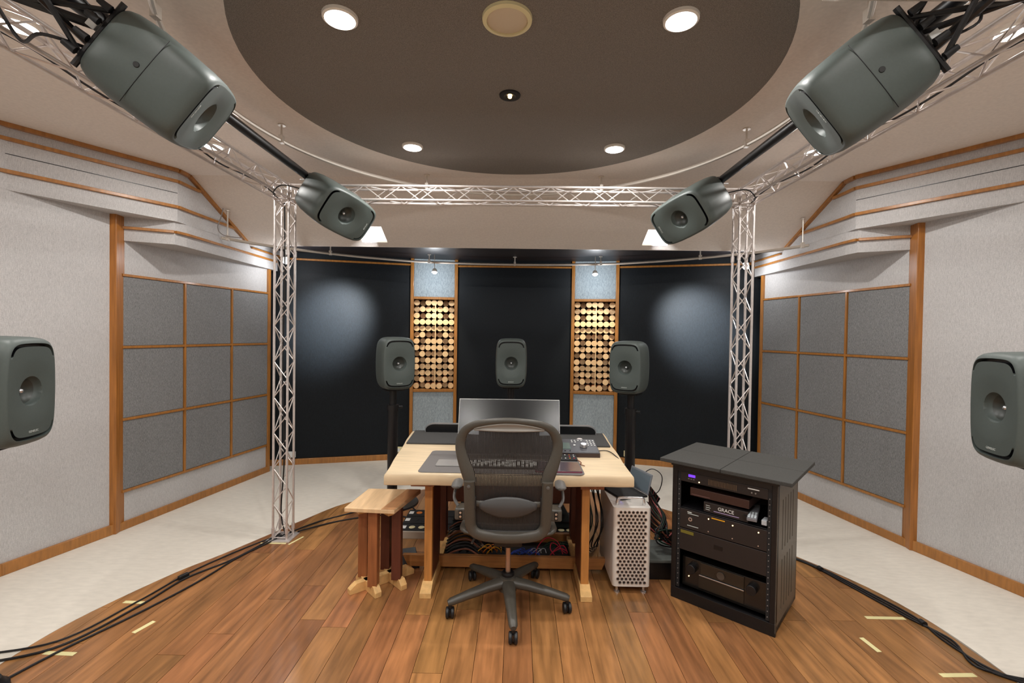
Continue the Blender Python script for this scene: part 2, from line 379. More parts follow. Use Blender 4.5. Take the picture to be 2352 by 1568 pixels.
for side, sg in (('left', 1), ('right', -1)):
    F = (lambda p: p) if sg == 1 else mx
    wd = wall('wall_' + side, F(NEAR + [(-3.02, 3.35), (-3.2, 2.745), (-3.55, 1.5), (-3.55, -2.9)]), 0, 2.73, M_wall, 'pale grey cloth wall beside the %s edge' % side)
    b = MB()
    for a, c in zip(NEAR[:-1], NEAR[1:]): b.prism(F(strip(a, c, 0, .022)), 0, .072)
    struct(b.build('baseboard_' + side, M_trim, bevel=.003), 'honey wood baseboard of the near wall')
    # post
    k = 'trim_%d' % (1 if sg == 1 else 2)
    struct(MB().prism(F([(-2.95, 3.315), (-2.865, 3.335), (-2.885, 3.43), (-2.97, 3.41)]), 0, 2.34).build(k, M_post, bevel=.004), 'tall square honey wood post between near wall and panelled wall')
    # panelled wall
    pw = wall('wall_front_' + side, F(strip(P0, PEND, 0, -.1)), 0, 2.73, M_wall, 'wall with a grid of nine grey cloth panels in wood strips')
    Z = [.289, .826, 1.365, 1.9]; T = [.0, .338, .67, 1.0]
    a0 = along(P0, PEND, .03)
    for i in range(3):
        for j in range(3):
            p, q = along(a0, PEND, T[i]), along(a0, PEND, T[i + 1])
            p, q = along(p, q, .016), along(p, q, .984)
            MB().prism(F(strip(p, q, .0, .011)), Z[j] + .01, Z[j + 1] - .01).build('cloth_panel', M_grey, pw, bevel=.004)
    for z in Z: MB().prism(F(strip(a0, PEND, 0, .018)), z - .0095, z + .0095).build('wood_strip', M_trim, pw, bevel=.002)
    for t in T[1:3]:
        p = along(a0, PEND, t); q = along(a0, PEND, t + .011); MB().prism(F(strip(p, q, 0, .0175)), Z[0] + .009, Z[3] - .009).build('wood_strip', M_trim, pw, bevel=.002)
    MB().prism(F(strip(along(a0, PEND, .988), along(P0, PEND, 1.012), -.05, .022)), 0, 2.153).build('end_strip', M_trim, pw, bevel=.003)
    struct(MB().prism(F(strip(P0, PEND, 0, .02)), 0, .06).build('baseboard_front_' + side, M_trim, bevel=.003), 'honey wood baseboard of the panelled wall')
    # dark return behind the end of the panelled wall
    MB().prism(F([(-2.76, 4.9), (-2.70, 4.9), (-2.76, 5.4), (-2.86, 5.4)]), 0, 2.39).build('dark_return', M_dark, pw)
    # bulkhead, upper box over the near wall then along the panelled wall
    FX = -2.585
    up = [(-3.39, -2.9), (-3.36, 1.5), (-3.10, 2.70), (-2.58, 3.55), (FX, 3.66), (FX, 5.3), (-3.1, 5.3), (-3.3, 3.3), (-3.6, 1.5), (-3.6, -2.9)]
    bk = MB().prism(F(up), 2.33, 2.729)
    lo = [(-2.93, 3.40), (-2.60, 3.55), (FX, 3.66), (FX, 5.05), (-2.9, 5.05), (-3.0, 3.6)]
    bk.prism(F(lo), 2.155, 2.331)
    bo = struct(bk.build('wall_bulkhead_' + side, M_wall), 'stepped pale cloth bulkhead under the ceiling edge')
    # wood trims running along the bulkhead
    def run(pts, z, h=.022, d=.02):
        bb = MB()
        for a, c in zip(pts[:-1], pts[1:]): bb.prism(F(strip(a, c, -.004, d)), z - h / 2, z + h / 2)
        return bb
    A = up[:4] + [(FX, 3.66)]
    run(A + [(FX, 3.80)], 2.635).build('wood_trim', M_trim, bo, bevel=.002)
    run(up[:6][:-1] + [(FX, 4.30)], 2.44).build('wood_trim', M_trim, bo, bevel=.002)
    run([(-2.90, 3.415), (-2.60, 3.55), (FX, 3.66), (FX, 5.03)], 2.25, .02).build('wood_trim', M_trim, bo, bevel=.002)
    run([(FX, 4.54), (FX, 5.2)], 2.315, .016).build('wood_trim', M_trim, bo, bevel=.002)
    cr = MB()                                                         # trim where ceiling meets bulkhead, following the slope down
    for a, c in zip(A[:-1], A[1:]): cr.prism(F(strip(a, c, -.004, .028)), 2.704, 2.73)
    q0, q1 = Vector((FX * sg, SY - .01, SZ - .013)), Vector((FX * sg, EY - .06, EZ + .018))
    d = (q1 - q0); Mx = Matrix.Translation(q0) @ d.to_track_quat('Y', 'Z').to_matrix().to_4x4()
    cr.box((-.026 if sg < 0 else -.004, 0, -.013), (.004 if sg < 0 else .026, d.length, .013), Mx)
    cr.build('ceiling_trim', M_trim, bo, bevel=.002)
    cf = MB(); 
    for a, c in zip(up[:3], up[1:4]): cf.prism(F(strip(a, c, -.001, .0025)), 2.545, 2.549)
    cf.build('seam', M_black, bo)

# front wall: dark cloth panels on a faceted line, two wood framed diffuser columns
FA = [(-2.70, 5.13), (-1.235, 5.52), (-.685, 5.60), (.685, 5.60), (1.235, 5.52), (2.70, 5.13)]
ZT = 2.30
fw = struct(MB().prism([(-2.9, 5.4), (-1.235, 5.86), (1.235, 5.86), (2.9, 5.4), (2.9, 6.0), (-2.9, 6.0)], -.02, 2.5).build('wall_front', M_dark), 'dark cloth front wall')
def seg(a, c, z0, z1, o0, o1, name, m, par, bevel=.003, **k):
    return MB().prism(strip(c, a, o0, o1) if False else strip(a, c, o0, o1), z0, z1).build(name, m, par, bevel=bevel, **k)
# strip() offsets point to (+dy,-dx): for lines drawn left to right this is towards the camera
for a, c in ((FA[0], FA[1]), (FA[2], FA[3]), (FA[4], FA[5])):
    seg(a, c, .065, ZT, -.05, 0, 'dark_panel', M_dark, fw)
    seg(a, c, 0, .065, -.02, .02, 'baseboard', M_trim, fw)
    seg(a, c, ZT, ZT + .022, -.03, .015, 'top_trim', M_trim, fw)
    seg(a, c, ZT + .022, 2.39, -.05, 0, 'upper_panel', M_dark, fw)
MB().box((-1.3, 4.70, 2.372), (-.25, 4.78, 2.386)).build('air_slot', M_black, fw, bevel=.003)
MB().box((.25, 4.70, 2.372), (1.3, 4.78, 2.386)).build('air_slot', M_black, fw, bevel=.003)

log_me = None
def diffuser(sg):
    global log_me
    a, c = (FA[1], FA[2]) if sg < 0 else (FA[3], FA[4])
    ang = math.atan2(c[1] - a[1], c[0] - a[0]); Wd = math.hypot(c[0] - a[0], c[1] - a[1])
    mid = ((a[0] + c[0]) / 2, (a[1] + c[1]) / 2, 0)
    t = thing('diffuser_column', ('%s of the two wood framed columns with round log diffuser on the dark wall, %s') % (('left', 'behind the left stand speaker') if sg < 0 else ('right', 'behind the right stand speaker')),
              'acoustic diffuser', mid, ang, 'log diffuser columns in the front wall')
    h = Wd / 2
    for s in (-1, 1): MB().box((s * (h - .019) - .019, -.025, 0), (s * (h - .019) + .019, .24, 2.385)).build('stile', M_trim, t, bevel=.003)
    for z in (.80, 1.905): MB().box((-h + .038, -.02, z - .0), (h - .038, .2, z + .03)).build('rail', M_trim, t, bevel=.003)
    MB().box((-h + .038, -.012, 0), (h - .038, .01, .06)).build('plinth', M_trim, t)
    MB().box((-h + .038, -.005, .06), (h - .038, .03, .80)).build('lower_cloth_panel', M_blue, t, bevel=.004)
    MB().box((-h + .038, -.005, 1.935), (h - .038, .03, 2.385)).build('upper_cloth_panel', M_blue, t, bevel=.004)
    MB().box((-h + .038, .22, .83), (h - .038, .235, 1.905)).build('back_board', M_recess, t)
    if log_me is None:
        bb = MB(); n = 18; r = .0345
        v = [(r * math.cos(2 * PI * i / n), y, r * math.sin(2 * PI * i / n)) for y in (0, .2) for i in range(n)]
        bb.add(v, [tuple(range(n))], 0); bb.add(v, [(i, n + i, n + (i + 1) % n, (i + 1) % n) for i in range(n)] + [tuple(range(n, 2 * n))[::-1]], 1)
        log_me = bb.mesh('log', [M_logA, M_logB], True)
    pat = [[1, 3, 0, 0], [2, 0, 1, 1], [0, 3, 1, 0], [0, 0, 0, 0], [1, 1, 1, 1], [2, 0, 3, 3], [1, 3, 0, 0], [0, 2, 0, 0], [3, 0, 2, 2], [1, 3, 0, 1], [0, 2, 1, 1], [2, 2, 1, 2], [3, 0, 3, 3], [1, 3, 0, 0]]
    dep = [.012, .045, .085, .14]; pw = (Wd - .076) / 7; ph = (1.905 - .83) / 14
    for r_ in range(14):
        for cidx in range(7):
            q = pat[r_][min(cidx, 6 - cidx)]
            inst('log', log_me, t, (-h + .038 + pw * (cidx + .5), dep[q] + .006 * ((r_ * 7 + cidx * 3) % 3), 1.905 - ph * (r_ + .5)), (0, (r_ * 2.3 + cidx) % 6, 0))
    MB().box((.012, .0, .83), (.022, .012, 1.84)).build('thin_stick', M_logA, t)
    return t
diffuser(-1); diffuser(1)

# ================================================================ LAMPS
def downlight(x, y, label, r=.058, p=LAMP, col=(1, .975, .94), z=ZC, group='round ceiling downlights'):
    t = thing('ceiling_downlight', label, 'ceiling light', (x, y, z - .005), 0, group)
    MB().lathe([(r * .95, 0.004), (r * 1.18, 0.004), (r * 1.15, -.010), (r * 1.0, -.014), (r * .95, -.004)], 28, closed=True).build('rim', M_lampwhite, t, True)
    MB().lathe([(.004, -.022), (r * .5, -.020), (r * .85, -.012), (r * .94, -.002), (r * .9, .003)], 24).build('bulb', M_bulb, t, True)
    light('downlight', 'AREA', (0, 0, -.028), p, col, r * 1.5, parent=t)
downlight(-.66, 1.817, 'bright round downlight in the dark ceiling disc, top left of the four')
downlight(.66, 1.817, 'bright round downlight in the dark ceiling disc, top right of the four')
downlight(-.66, 3.057, 'bright round downlight in the dark ceiling disc, lower left near its front rim')
downlight(.66, 3.057, 'bright round downlight in the dark ceiling disc, lower right near its front rim')
downlight(-1.98, 1.87, 'downlight in the pale ceiling seen through the truss at the upper left corner')
downlight(1.98, 1.87, 'downlight in the pale ceiling seen through the truss at the upper right corner')
downlight(-1.99, 3.07, 'downlight in the pale ceiling beside the left truss beam, below the big left speaker')
downlight(1.97, 3.07, 'downlight in the pale ceiling beside the right truss beam, below the big right speaker')
for y in (.577, -.663):
    for x in (-1.98, -.66, .66, 1.98):
        downlight(x, y, 'round ceiling downlight behind the viewpoint, %s row, %s' % ('nearer' if y > 0 else 'farther', {-1.98: 'far left', -.66: 'inner left', .66: 'inner right', 1.98: 'far right'}[x]), group='downlights behind the viewpoint')
for sg in (-1, 1):
    # square recessed wall washers in the slope
    t = thing('square_downlight', '%s square recessed light in the ceiling slope, beside the %s far hanging speaker' % (('left', 'left') if sg < 0 else ('right', 'right')), 'ceiling light', (sg * 1.335, 4.345, 2.47), 0, 'square recessed lights')
    zz = lambda y: SZ + (EZ - SZ) * (y - SY) / (EY - SY) - 2.47
    y0, y1 = QY0 - 4.345, QY1 - 4.345; a, c = -.12, .12; U = .10
    b = MB().add([(a, y0, zz(QY0)), (c, y0, zz(QY0)), (c, y1, zz(QY1)), (a, y1, zz(QY1)), (a, y0, zz(QY0) + U), (c, y0, zz(QY0) + U), (c, y1, zz(QY1) + U), (a, y1, zz(QY1) + U)],
             [(0, 1, 5, 4), (1, 2, 6, 5), (2, 3, 7, 6), (3, 0, 4, 7)])
    b.build('housing', M_lampwhite, t)
    MB().add([(a, y0, zz(QY0) + .05), (c, y0, zz(QY0) + .05), (c, y1, zz(QY1) + .012), (a, y1, zz(QY1) + .012)], [(0, 1, 2, 3)]).build('diffuser', M_bulbs, t)
    light('wall_washer', 'SPOT', (sg * 1.335, 4.36, 2.355), 850, (.9, .96, 1.0), .10, aim=(sg * 2.06, 5.3, 1.66), spot=42, blend=1.0)
    # small spot over each diffuser column
    t = thing('small_spotlight', 'small bright spotlight above the %s log diffuser column' % ('left' if sg < 0 else 'right'), 'spotlight', (sg * .90, 5.22, 2.385), 0, 'small spotlights in front of the columns')
    MB().cyl((0, 0, 0), (0, 0, -.15), .004).build('stem', M_rail, t)
    MB().lathe([(.008, .05), (.024, .035), (.032, 0), (.026, 0), (.012, .02)], 20, Matrix.Translation((0, 0, -.20)) @ Matrix.Rotation(R(-18), 4, 'X')).build('shade', M_lampwhite, t, True)
    MB().lathe([(.002, -.016), (.018, -.012), (.025, 0), (.02, .006)], 16, Matrix.Translation((0, 0, -.20)) @ Matrix.Rotation(R(-18), 4, 'X')).build('bulb', M_bulb, t, True)
    light('column_spot', 'SPOT', (sg * .90, 5.215, 2.16), 34, (1, .90, .74), .02, aim=(sg * .96, 5.57, 1.25), spot=62, blend=.6)
    light('column_glow', 'POINT', (sg * .90, 5.19, 2.125), 8, (.9, .95, 1), .02)
    # corner spot beside the bulkhead
    t = thing('corner_spotlight', 'small spotlight glowing behind the %s truss post near the corner' % ('left' if sg < 0 else 'right'), 'spotlight', (sg * 2.36, 4.78, 2.385), 0, 'corner spotlights')
    MB().cyl((0, 0, 0), (0, 0, -.13), .006).build('stem', M_rail, t)
    MB().lathe([(.01, .06), (.03, .045), (.034, 0), (.028, 0), (.01, .02)], 20, Matrix.Translation((0, 0, -.17))).build('shade', M_lampwhite, t, True)
    MB().lathe([(.002, -.022), (.02, -.014), (.027, 0), (.02, .006)], 16, Matrix.Translation((0, 0, -.17))).build('bulb', M_bulb, t, True)
    light('corner_glow', 'POINT', (sg * 2.30, 4.72, 2.18), 7, (.95, .97, 1), .03)
# ceiling speaker and sensor
t = thing('ceiling_speaker', 'round cream grille set in the dark ceiling disc', 'ceiling speaker', (-.01, 1.823, ZC - .005))
MB().lathe([(.080, .004), (.098, .004), (.096, -.010), (.080, -.014)], 48, closed=True).build('rim', M_cream, t, True)
MB().lathe([(.005, -.006), (.076, -.009), (.0805, -.006), (.0805, 0)], 48).build('grille', M_grille, t, True)
t = thing('ceiling_sensor', 'small dark round detector in the middle of the ceiling disc', 'sensor', (-.01, 2.40, ZC - .004))
MB().lathe([(.014, .003), (.055, .003), (.053, -.007), (.032, -.010), (.024, -.004)], 36, closed=True).build('rim', M_blackm, t, True)
MB().lathe([(.004, -.018), (.010, -.014), (.012, 0)], 16).build('lens', M_warmled, t, True)

# curtain rails
def rail(pts, z, top, droppers, name, label, tops=None, closed=False):
    t = thing(name, label, 'curtain rail', (pts[0][0], pts[0][1], z)); o = Vector((pts[0][0], pts[0][1], z))
    P = spline([(x, y, z) for x, y in pts], 10, closed)
    MB().ribbon([p - o for p in P], [.022] * len(P), .026, 8, closed, side=(0, 0, 1)).build('track', M_rail, t, True)
    for k, (x, y) in enumerate(droppers):
        tz = tops[k] if tops else top
        bb = MB().cyl(Vector((x, y, z)) - o, Vector((x, y, tz)) - o, .006, n=10); bb.cyl(Vector((x, y, tz - .006)) - o, Vector((x, y, tz)) - o, .022, n=16)
        bb.box((x - o.x - .012, y - o.y - .014, -.015), (x - o.x + .012, y - o.y + .014, .03))
        bb.build('hanger', M_rail, t)
    return t
cir = [(1.44 * math.sin(a), 2.35 + 1.44 * math.cos(a)) for a in [2 * PI * i / 28 for i in range(28)]]
drop = [(1.44 * math.sin(R(a)), 2.35 + 1.44 * math.cos(R(a))) for a in (28, 73, 118, 160, 200, 242, 287, 332)]
rail(cir, 2.635, ZC, drop, 'round_curtain_rail', 'round silver curtain rail hung around the dark ceiling disc', closed=True)
rl = [(-2.53, 4.00), (-2.28, 4.38), (-1.88, 4.74), (-1.45, 5.02), (-.95, 5.22), (0, 5.33), (.95, 5.22), (1.45, 5.02), (1.88, 4.74), (2.28, 4.38), (2.53, 4.03)]
rail(rl, 2.30, 2.385, [(-1.88, 4.74), (-.96, 5.218), (0, 5.33), (.96, 5.218), (1.88, 4.74), (-2.50, 4.04), (2.50, 4.07)], 'curved_curtain_rail', 'long curved silver curtain rail in front of the dark wall',
     tops=[2.385] * 5 + [2.545, 2.535])
cable([(-2.50, 3.98, 2.55), (-2.52, 3.98, 2.47), (-2.54, 3.97, 2.38), (-2.50, 3.99, 2.32), (-2.40, 4.09, 2.318)], .004, 'grey', 'thin cable looping down from the ceiling to the left end of the curved rail')

# ================================================================ TRUSS
def truss_bars(p0, p1, w=.098, r=.0088, rb=.0036, pitch=.13):
    """tubes and lacing of a square truss run between two points; returns (tubes, braces)"""
    p0 = Vector(p0); p1 = Vector(p1); d = (p1 - p0); L_ = d.length; d.normalize()
    a = Vector((0, 0, 1)) if abs(d.z) < .5 else Vector((1, 0, 0)); c = d.cross(a); h = w / 2
    cor = [a * h + c * h, a * h - c * h, -a * h - c * h, -a * h + c * h]
    tubes = [MB().cyl(p0 + q, p1 + q, r, n=10) for q in cor]; br = []
    n = max(2, int(round(L_ / pitch)))
    for f in range(4):
        q0, q1 = cor[f], cor[(f + 1) % 4]; bb = MB()
        for i in range(n):
            s = p0 + d * (L_ * i / n); e = p0 + d * (L_ * (i + 1) / n)
            qa, qb = (q0, q1) if (i + f) % 2 == 0 else (q1, q0)
            bb.cyl(s + qa, e + qb, rb, n=6)
        for s in (.01, L_ - .01):
            bb.cyl(p0 + d * s + q0, p0 + d * s + q1, rb * 1.2, n=6)
        br.append(bb)
    return tubes, br
def truss(name, label, p0, p1, base=None, group='aluminium box truss frame', joints=()):
    t = thing(name, label, 'truss', p0, 0, group); p1 = Vector(p1) - Vector(p0)
    tb, br = truss_bars((0, 0, 0), p1)
    for q in tb: q.build('tube', M_alu, t, True)
    for q in br: q.build('lacing', M_alu, t, True)
    if base: MB().box((-.085, -.085, -.012), (.085, .085, 0)).build('base_plate', M_alu, t, bevel=.002)
    for z in joints:
        for s1 in (-1, 1):
            for s2 in (-1, 1): MB().cyl((s1 * .049, s2 * .049, z - .02), (s1 * .049, s2 * .049, z + .02), .012, n=12).build('coupler', M_alu, t, True)
    return t
TX, TY, TYB, TZ = 1.637, 3.335, -.6, 2.488
for sg, nm in ((-1, 'left'), (1, 'right')):
    truss('truss_post', 'silver truss post standing on the %s edge of the wood floor, %s' % (nm, 'foot plate in view' if sg < 0 else 'behind the equipment rack'), (sg * TX, TY, .012), (sg * TX, TY, 2.43), True, joints=(2.12, 2.05, .06))
    truss('truss_post', 'silver truss post behind the viewpoint on the %s' % nm, (sg * TX, TYB, .012), (sg * TX, TYB, 2.43), True)
    truss('truss_beam', 'silver truss beam running overhead along the %s side' % nm, (sg * TX, TYB + .06, TZ), (sg * TX, TY - .055, TZ))
    # corner block
    t = thing('truss_corner', 'cube shaped truss corner on top of the %s post' % nm, 'truss', (sg * TX, TY, 2.43), 0, 'aluminium box truss frame')
    bb = MB(); h = .049; e = [(-h, -h), (h, -h), (h, h), (-h, h)]
    for z in (.01, .108):
        for i in range(4): bb.cyl((e[i][0], e[i][1], z), (e[(i + 1) % 4][0], e[(i + 1) % 4][1], z), .0088, n=8)
    for i in range(4):
        bb.cyl((e[i][0], e[i][1], 0), (e[i][0], e[i][1], .112), .0088, n=8)
        bb.lathe([(.002, -.014), (.012, -.009), (.014, 0), (.012, .009), (.002, .014)], 10, Matrix.Translation((e[i][0], e[i][1], .008)))
        bb.lathe([(.002, -.014), (.012, -.009), (.014, 0), (.012, .009), (.002, .014)], 10, Matrix.Translation((e[i][0], e[i][1], .108)))
    bb.build('corner_frame', M_alu, t, True)
truss('truss_beam', 'straight silver truss beam spanning the front between the two posts', (-TX + .055, TY, TZ), (TX - .055, TY, TZ))
truss('truss_beam', 'silver truss beam behind the viewpoint', (-TX, TYB, TZ), (TX, TYB, TZ))

# ================================================================ SPEAKERS
SW, SH, SD = .287, .452, .278
def speaker_meshes():
    def outline(t, sc=1.0):
        c, s_ = math.cos(t), math.sin(t); e = 2 / 7.0
        x = math.copysign(abs(c) ** e, c) * SW / 2; z = math.copysign(abs(s_) ** e, s_) * SH / 2
        x *= 1 - .09 * (z / (SH / 2)) ** 2                         # barrel sides
        z *= 1 - .045 * (x / (SW / 2)) ** 2                        # domed ends
        return x * sc, z * sc
    NT = 216
    secs = [(-SD / 2, .905), (-SD / 2 + .006, .94), (-SD / 2 + .018, .97), (-SD / 2 + .045, .99), (-.02, 1.0), (.05, .995), (SD / 2 - .05, .965), (SD / 2 - .02, .93), (SD / 2 - .004, .885), (SD / 2, .86)]
    b = MB(); vs = []
    for y, sc in secs:
        for i in range(NT):
            x, z = outline(2 * PI * i / NT, sc)
            # seam on the end faces
            vs.append((x, y, z))
    fs = []
    for j in range(len(secs) - 1):
        for i in range(NT): fs.append((j * NT + i, j * NT + (i + 1) % NT, (j + 1) * NT + (i + 1) % NT, (j + 1) * NT + i))
    fs.append(tuple((len(secs) - 1) * NT + i for i in range(NT)))
    b.add(vs, fs)
    # front cap with waveguide dish and slot grooves
    HZ = SH / 2 * .845
    sm = lambda v, a, c: max(0, min(1, (v - a) / (c - a))) ** 2 * (3 - 2 * max(0, min(1, (v - a) / (c - a))))
    FR = [1, .987, .974, .966, .961, .945, .925, .906, .901, .890] + [.88 - .88 * k / 44 for k in range(45)]
    def yf(x, z, f):
        y = -SD / 2; r = math.hypot(x, z)
        y += .022 * max(0, 1 - r / .140) ** 1.5
        if r < .060: y += .040 * (1 - (r / .060) ** 3) ** .6
        slot = sm(abs(z), HZ - .052, HZ - .040)
        if .903 < f < .963: y += .020 * slot
        y -= .004 * (1 - min(1, (abs(x) / (SW / 2)) ** 3)) * sm(1 - f, 0, .03)
        return y, slot
    vs = []; sl = []
    for j, f in enumerate(FR):
        k = sm(f, .34, .80)
        for i in range(NT):
            t = 2 * PI * i / NT; xs, zs = outline(t, .905 * f); a_ = math.atan2(zs, xs) if f > 0 else t
            x = xs * k + (1 - k) * f * .150 * math.cos(t); z = zs * k + (1 - k) * f * .150 * math.sin(t)
            y, q = yf(x, z, f); vs.append((x, y if j else -SD / 2, z)); sl.append(q)
    for j in range(len(FR) - 1):
        for i in range(NT):
            q = (j * NT + i, j * NT + (i + 1) % NT, (j + 1) * NT + (i + 1) % NT, (j + 1) * NT + i)
            fm = (FR[j] + FR[j + 1]) / 2; cx = sum(vs[k][0] for k in q) / 4; cz = sum(vs[k][2] for k in q) / 4
            mi = 1 if .903 < fm < .9635 and sum(sl[k] for k in q) / 4 > .5 else 2 if math.hypot(cx, cz) < .050 else 0
            b.add([vs[k] for k in q], [(0, 3, 2, 1)], mi)
    me = b.mesh('cabinet', [M_spk, M_spkd, M_hornshade], True)
    # merge doubles for smooth shading
    import bmesh
    bm = bmesh.new(); bm.from_mesh(me); bmesh.ops.remove_doubles(bm, verts=bm.verts, dist=1e-5)
    bmesh.ops.recalc_face_normals(bm, faces=bm.faces); bm.to_mesh(me); bm.free(); me.shade_smooth(); me.set_sharp_from_angle(angle=R(45))
    return me
cab_me = speaker_meshes()
RXm = Matrix.Rotation(R(90), 4, 'X')
tw_me = MB().lathe([(.0015, -.012), (.007, -.010), (.0115, -.004), (.0125, 0), (.0125, .004)], 18, Matrix.Rotation(R(-90), 4, 'X')).mesh('tweeter_dome', M_silver, True)
cone_me = MB().lathe([(.011, .002), (.024, -.002), (.036, -.010), (.039, -.013), (.040, .0)], 32, Matrix.Rotation(R(-90), 4, 'X')).mesh('driver_cone', M_cone, True)
def seam_mesh(end):
    bb = MB(); z = end * SH / 2 * 1.0; P = []
    for i in range(13):
        x = (-1 + 2 * i / 12) * .119
        zz = SH / 2 * (1 - .045 * (x / (SW / 2)) ** 2) * .9985; P.append((x, 0, end * (zz + .0004)))
    bb.ribbon(P, [.0022] * 13, .002, 6, side=(0, 0, 1)); return bb.mesh('seam', M_spkd)
seam_me = seam_mesh(-1)
screw_me = MB().lathe([(.001, .002), (.0075, .002), (.0085, 0), (.0085, -.002)], 18, Matrix.Translation((0, .022, -SH / 2 * .998 - .001)) @ Matrix.Rotation(PI, 4, 'X')).mesh('badge', M_cone)
conn_me = MB().box((-.085, SD / 2 - .002, -.14), (.085, SD / 2 + .004, .12)).mesh('rear_panel', M_black)
LOGO = None
def speaker(label, M, group):
    global LOGO
    t = thing('studio_speaker', label, 'speaker', M=M, group=group)
    c = inst('cabinet', cab_me, t)
    inst('driver_cone', cone_me, c, (0, -SD / 2 + .056, 0)); inst('tweeter_dome', tw_me, c, (0, -SD / 2 + .044, 0))
    inst('seam', seam_me, t); inst('badge', screw_me, t); inst('rear_panel', conn_me, t)
    if LOGO is None: LOGO = text('logo', 'GENELEC', .0125, t, (0, -SD / 2 - .0046, -.166), (R(90), 0, 0), M_logo)
    else: inst('logo', LOGO.data, t, (0, -SD / 2 - .0046, -.166), (R(90), 0, 0))
    return t
def frame_from(n, up, pos):
    """n = facing direction of the front, up = long axis of the cabinet"""
    n = Vector(n).normalized(); up = Vector(up); up = (up - n * up.dot(n)).normalized(); x = up.cross(n) * 1
    y = -n; x = y.cross(up)
    m = Matrix((x, y, up)).transposed().to_4x4(); m.translation = Vector(pos); return m
def stand_speaker(x, y, z, label, slabel, br=1.0):
    n = Vector((0 - x, 2.4 - y, -.02)).normalized()
    speaker(label, frame_from(n, (0, 0, 1), (x, y, z)), 'grey studio speakers on stands')
    ang = math.atan2(n.x, -n.y)
    px, py = x - n.x * .04, y - n.y * .04
    t = thing('speaker_stand', slabel, 'speaker stand', (px, py, 0), ang, 'black speaker stands')
    MB().box((-.08, -.08, z - SH / 2 - .016), (.08, .08, z - SH / 2 - .001)).build('top_plate', M_black, t, bevel=.003)
    MB().cyl((0, 0, .84), (0, 0, z - SH / 2 - .02), .030, n=20).build('inner_pole', M_black, t, True)
    MB().cyl((0, 0, .02), (0, 0, .86), .044, n=24).build('outer_pole', M_black, t, True)
    MB().cyl((0, 0, .82), (0, 0, .87), .050, n=24).build('collar', M_black, t, True)
    MB().cyl((.05, 0, .845), (.085, 0, .845), .011, n=12).build('knob', M_rub, t, True)
    MB().lathe([(.02, .05), (.06, .045), (.19 * br, .022), (.225 * br, .014), (.23 * br, 0)], 36).build('base', M_black, t, True)
stand_speaker(-1.02, 4.03, 1.24, 'grey speaker on a black stand in front of the left log diffuser', 'black pole stand under the speaker before the left log diffuser')
stand_speaker(1.02, 4.03, 1.235, 'grey speaker on a black stand in front of the right log diffuser', 'black pole stand under the speaker before the right log diffuser')
stand_speaker(-.01, 4.32, 1.24, 'grey speaker centred on the dark wall above the monitor', 'black pole stand of the centre speaker behind the monitor')
stand_speaker(-2.09, 1.86, 1.24, 'grey speaker cut by the left edge of the frame', 'black pole stand of the speaker at the left edge', .38)
stand_speaker(2.10, 1.86, 1.235, 'grey speaker cut by the right edge of the frame', 'black pole stand of the speaker at the right edge', .38)
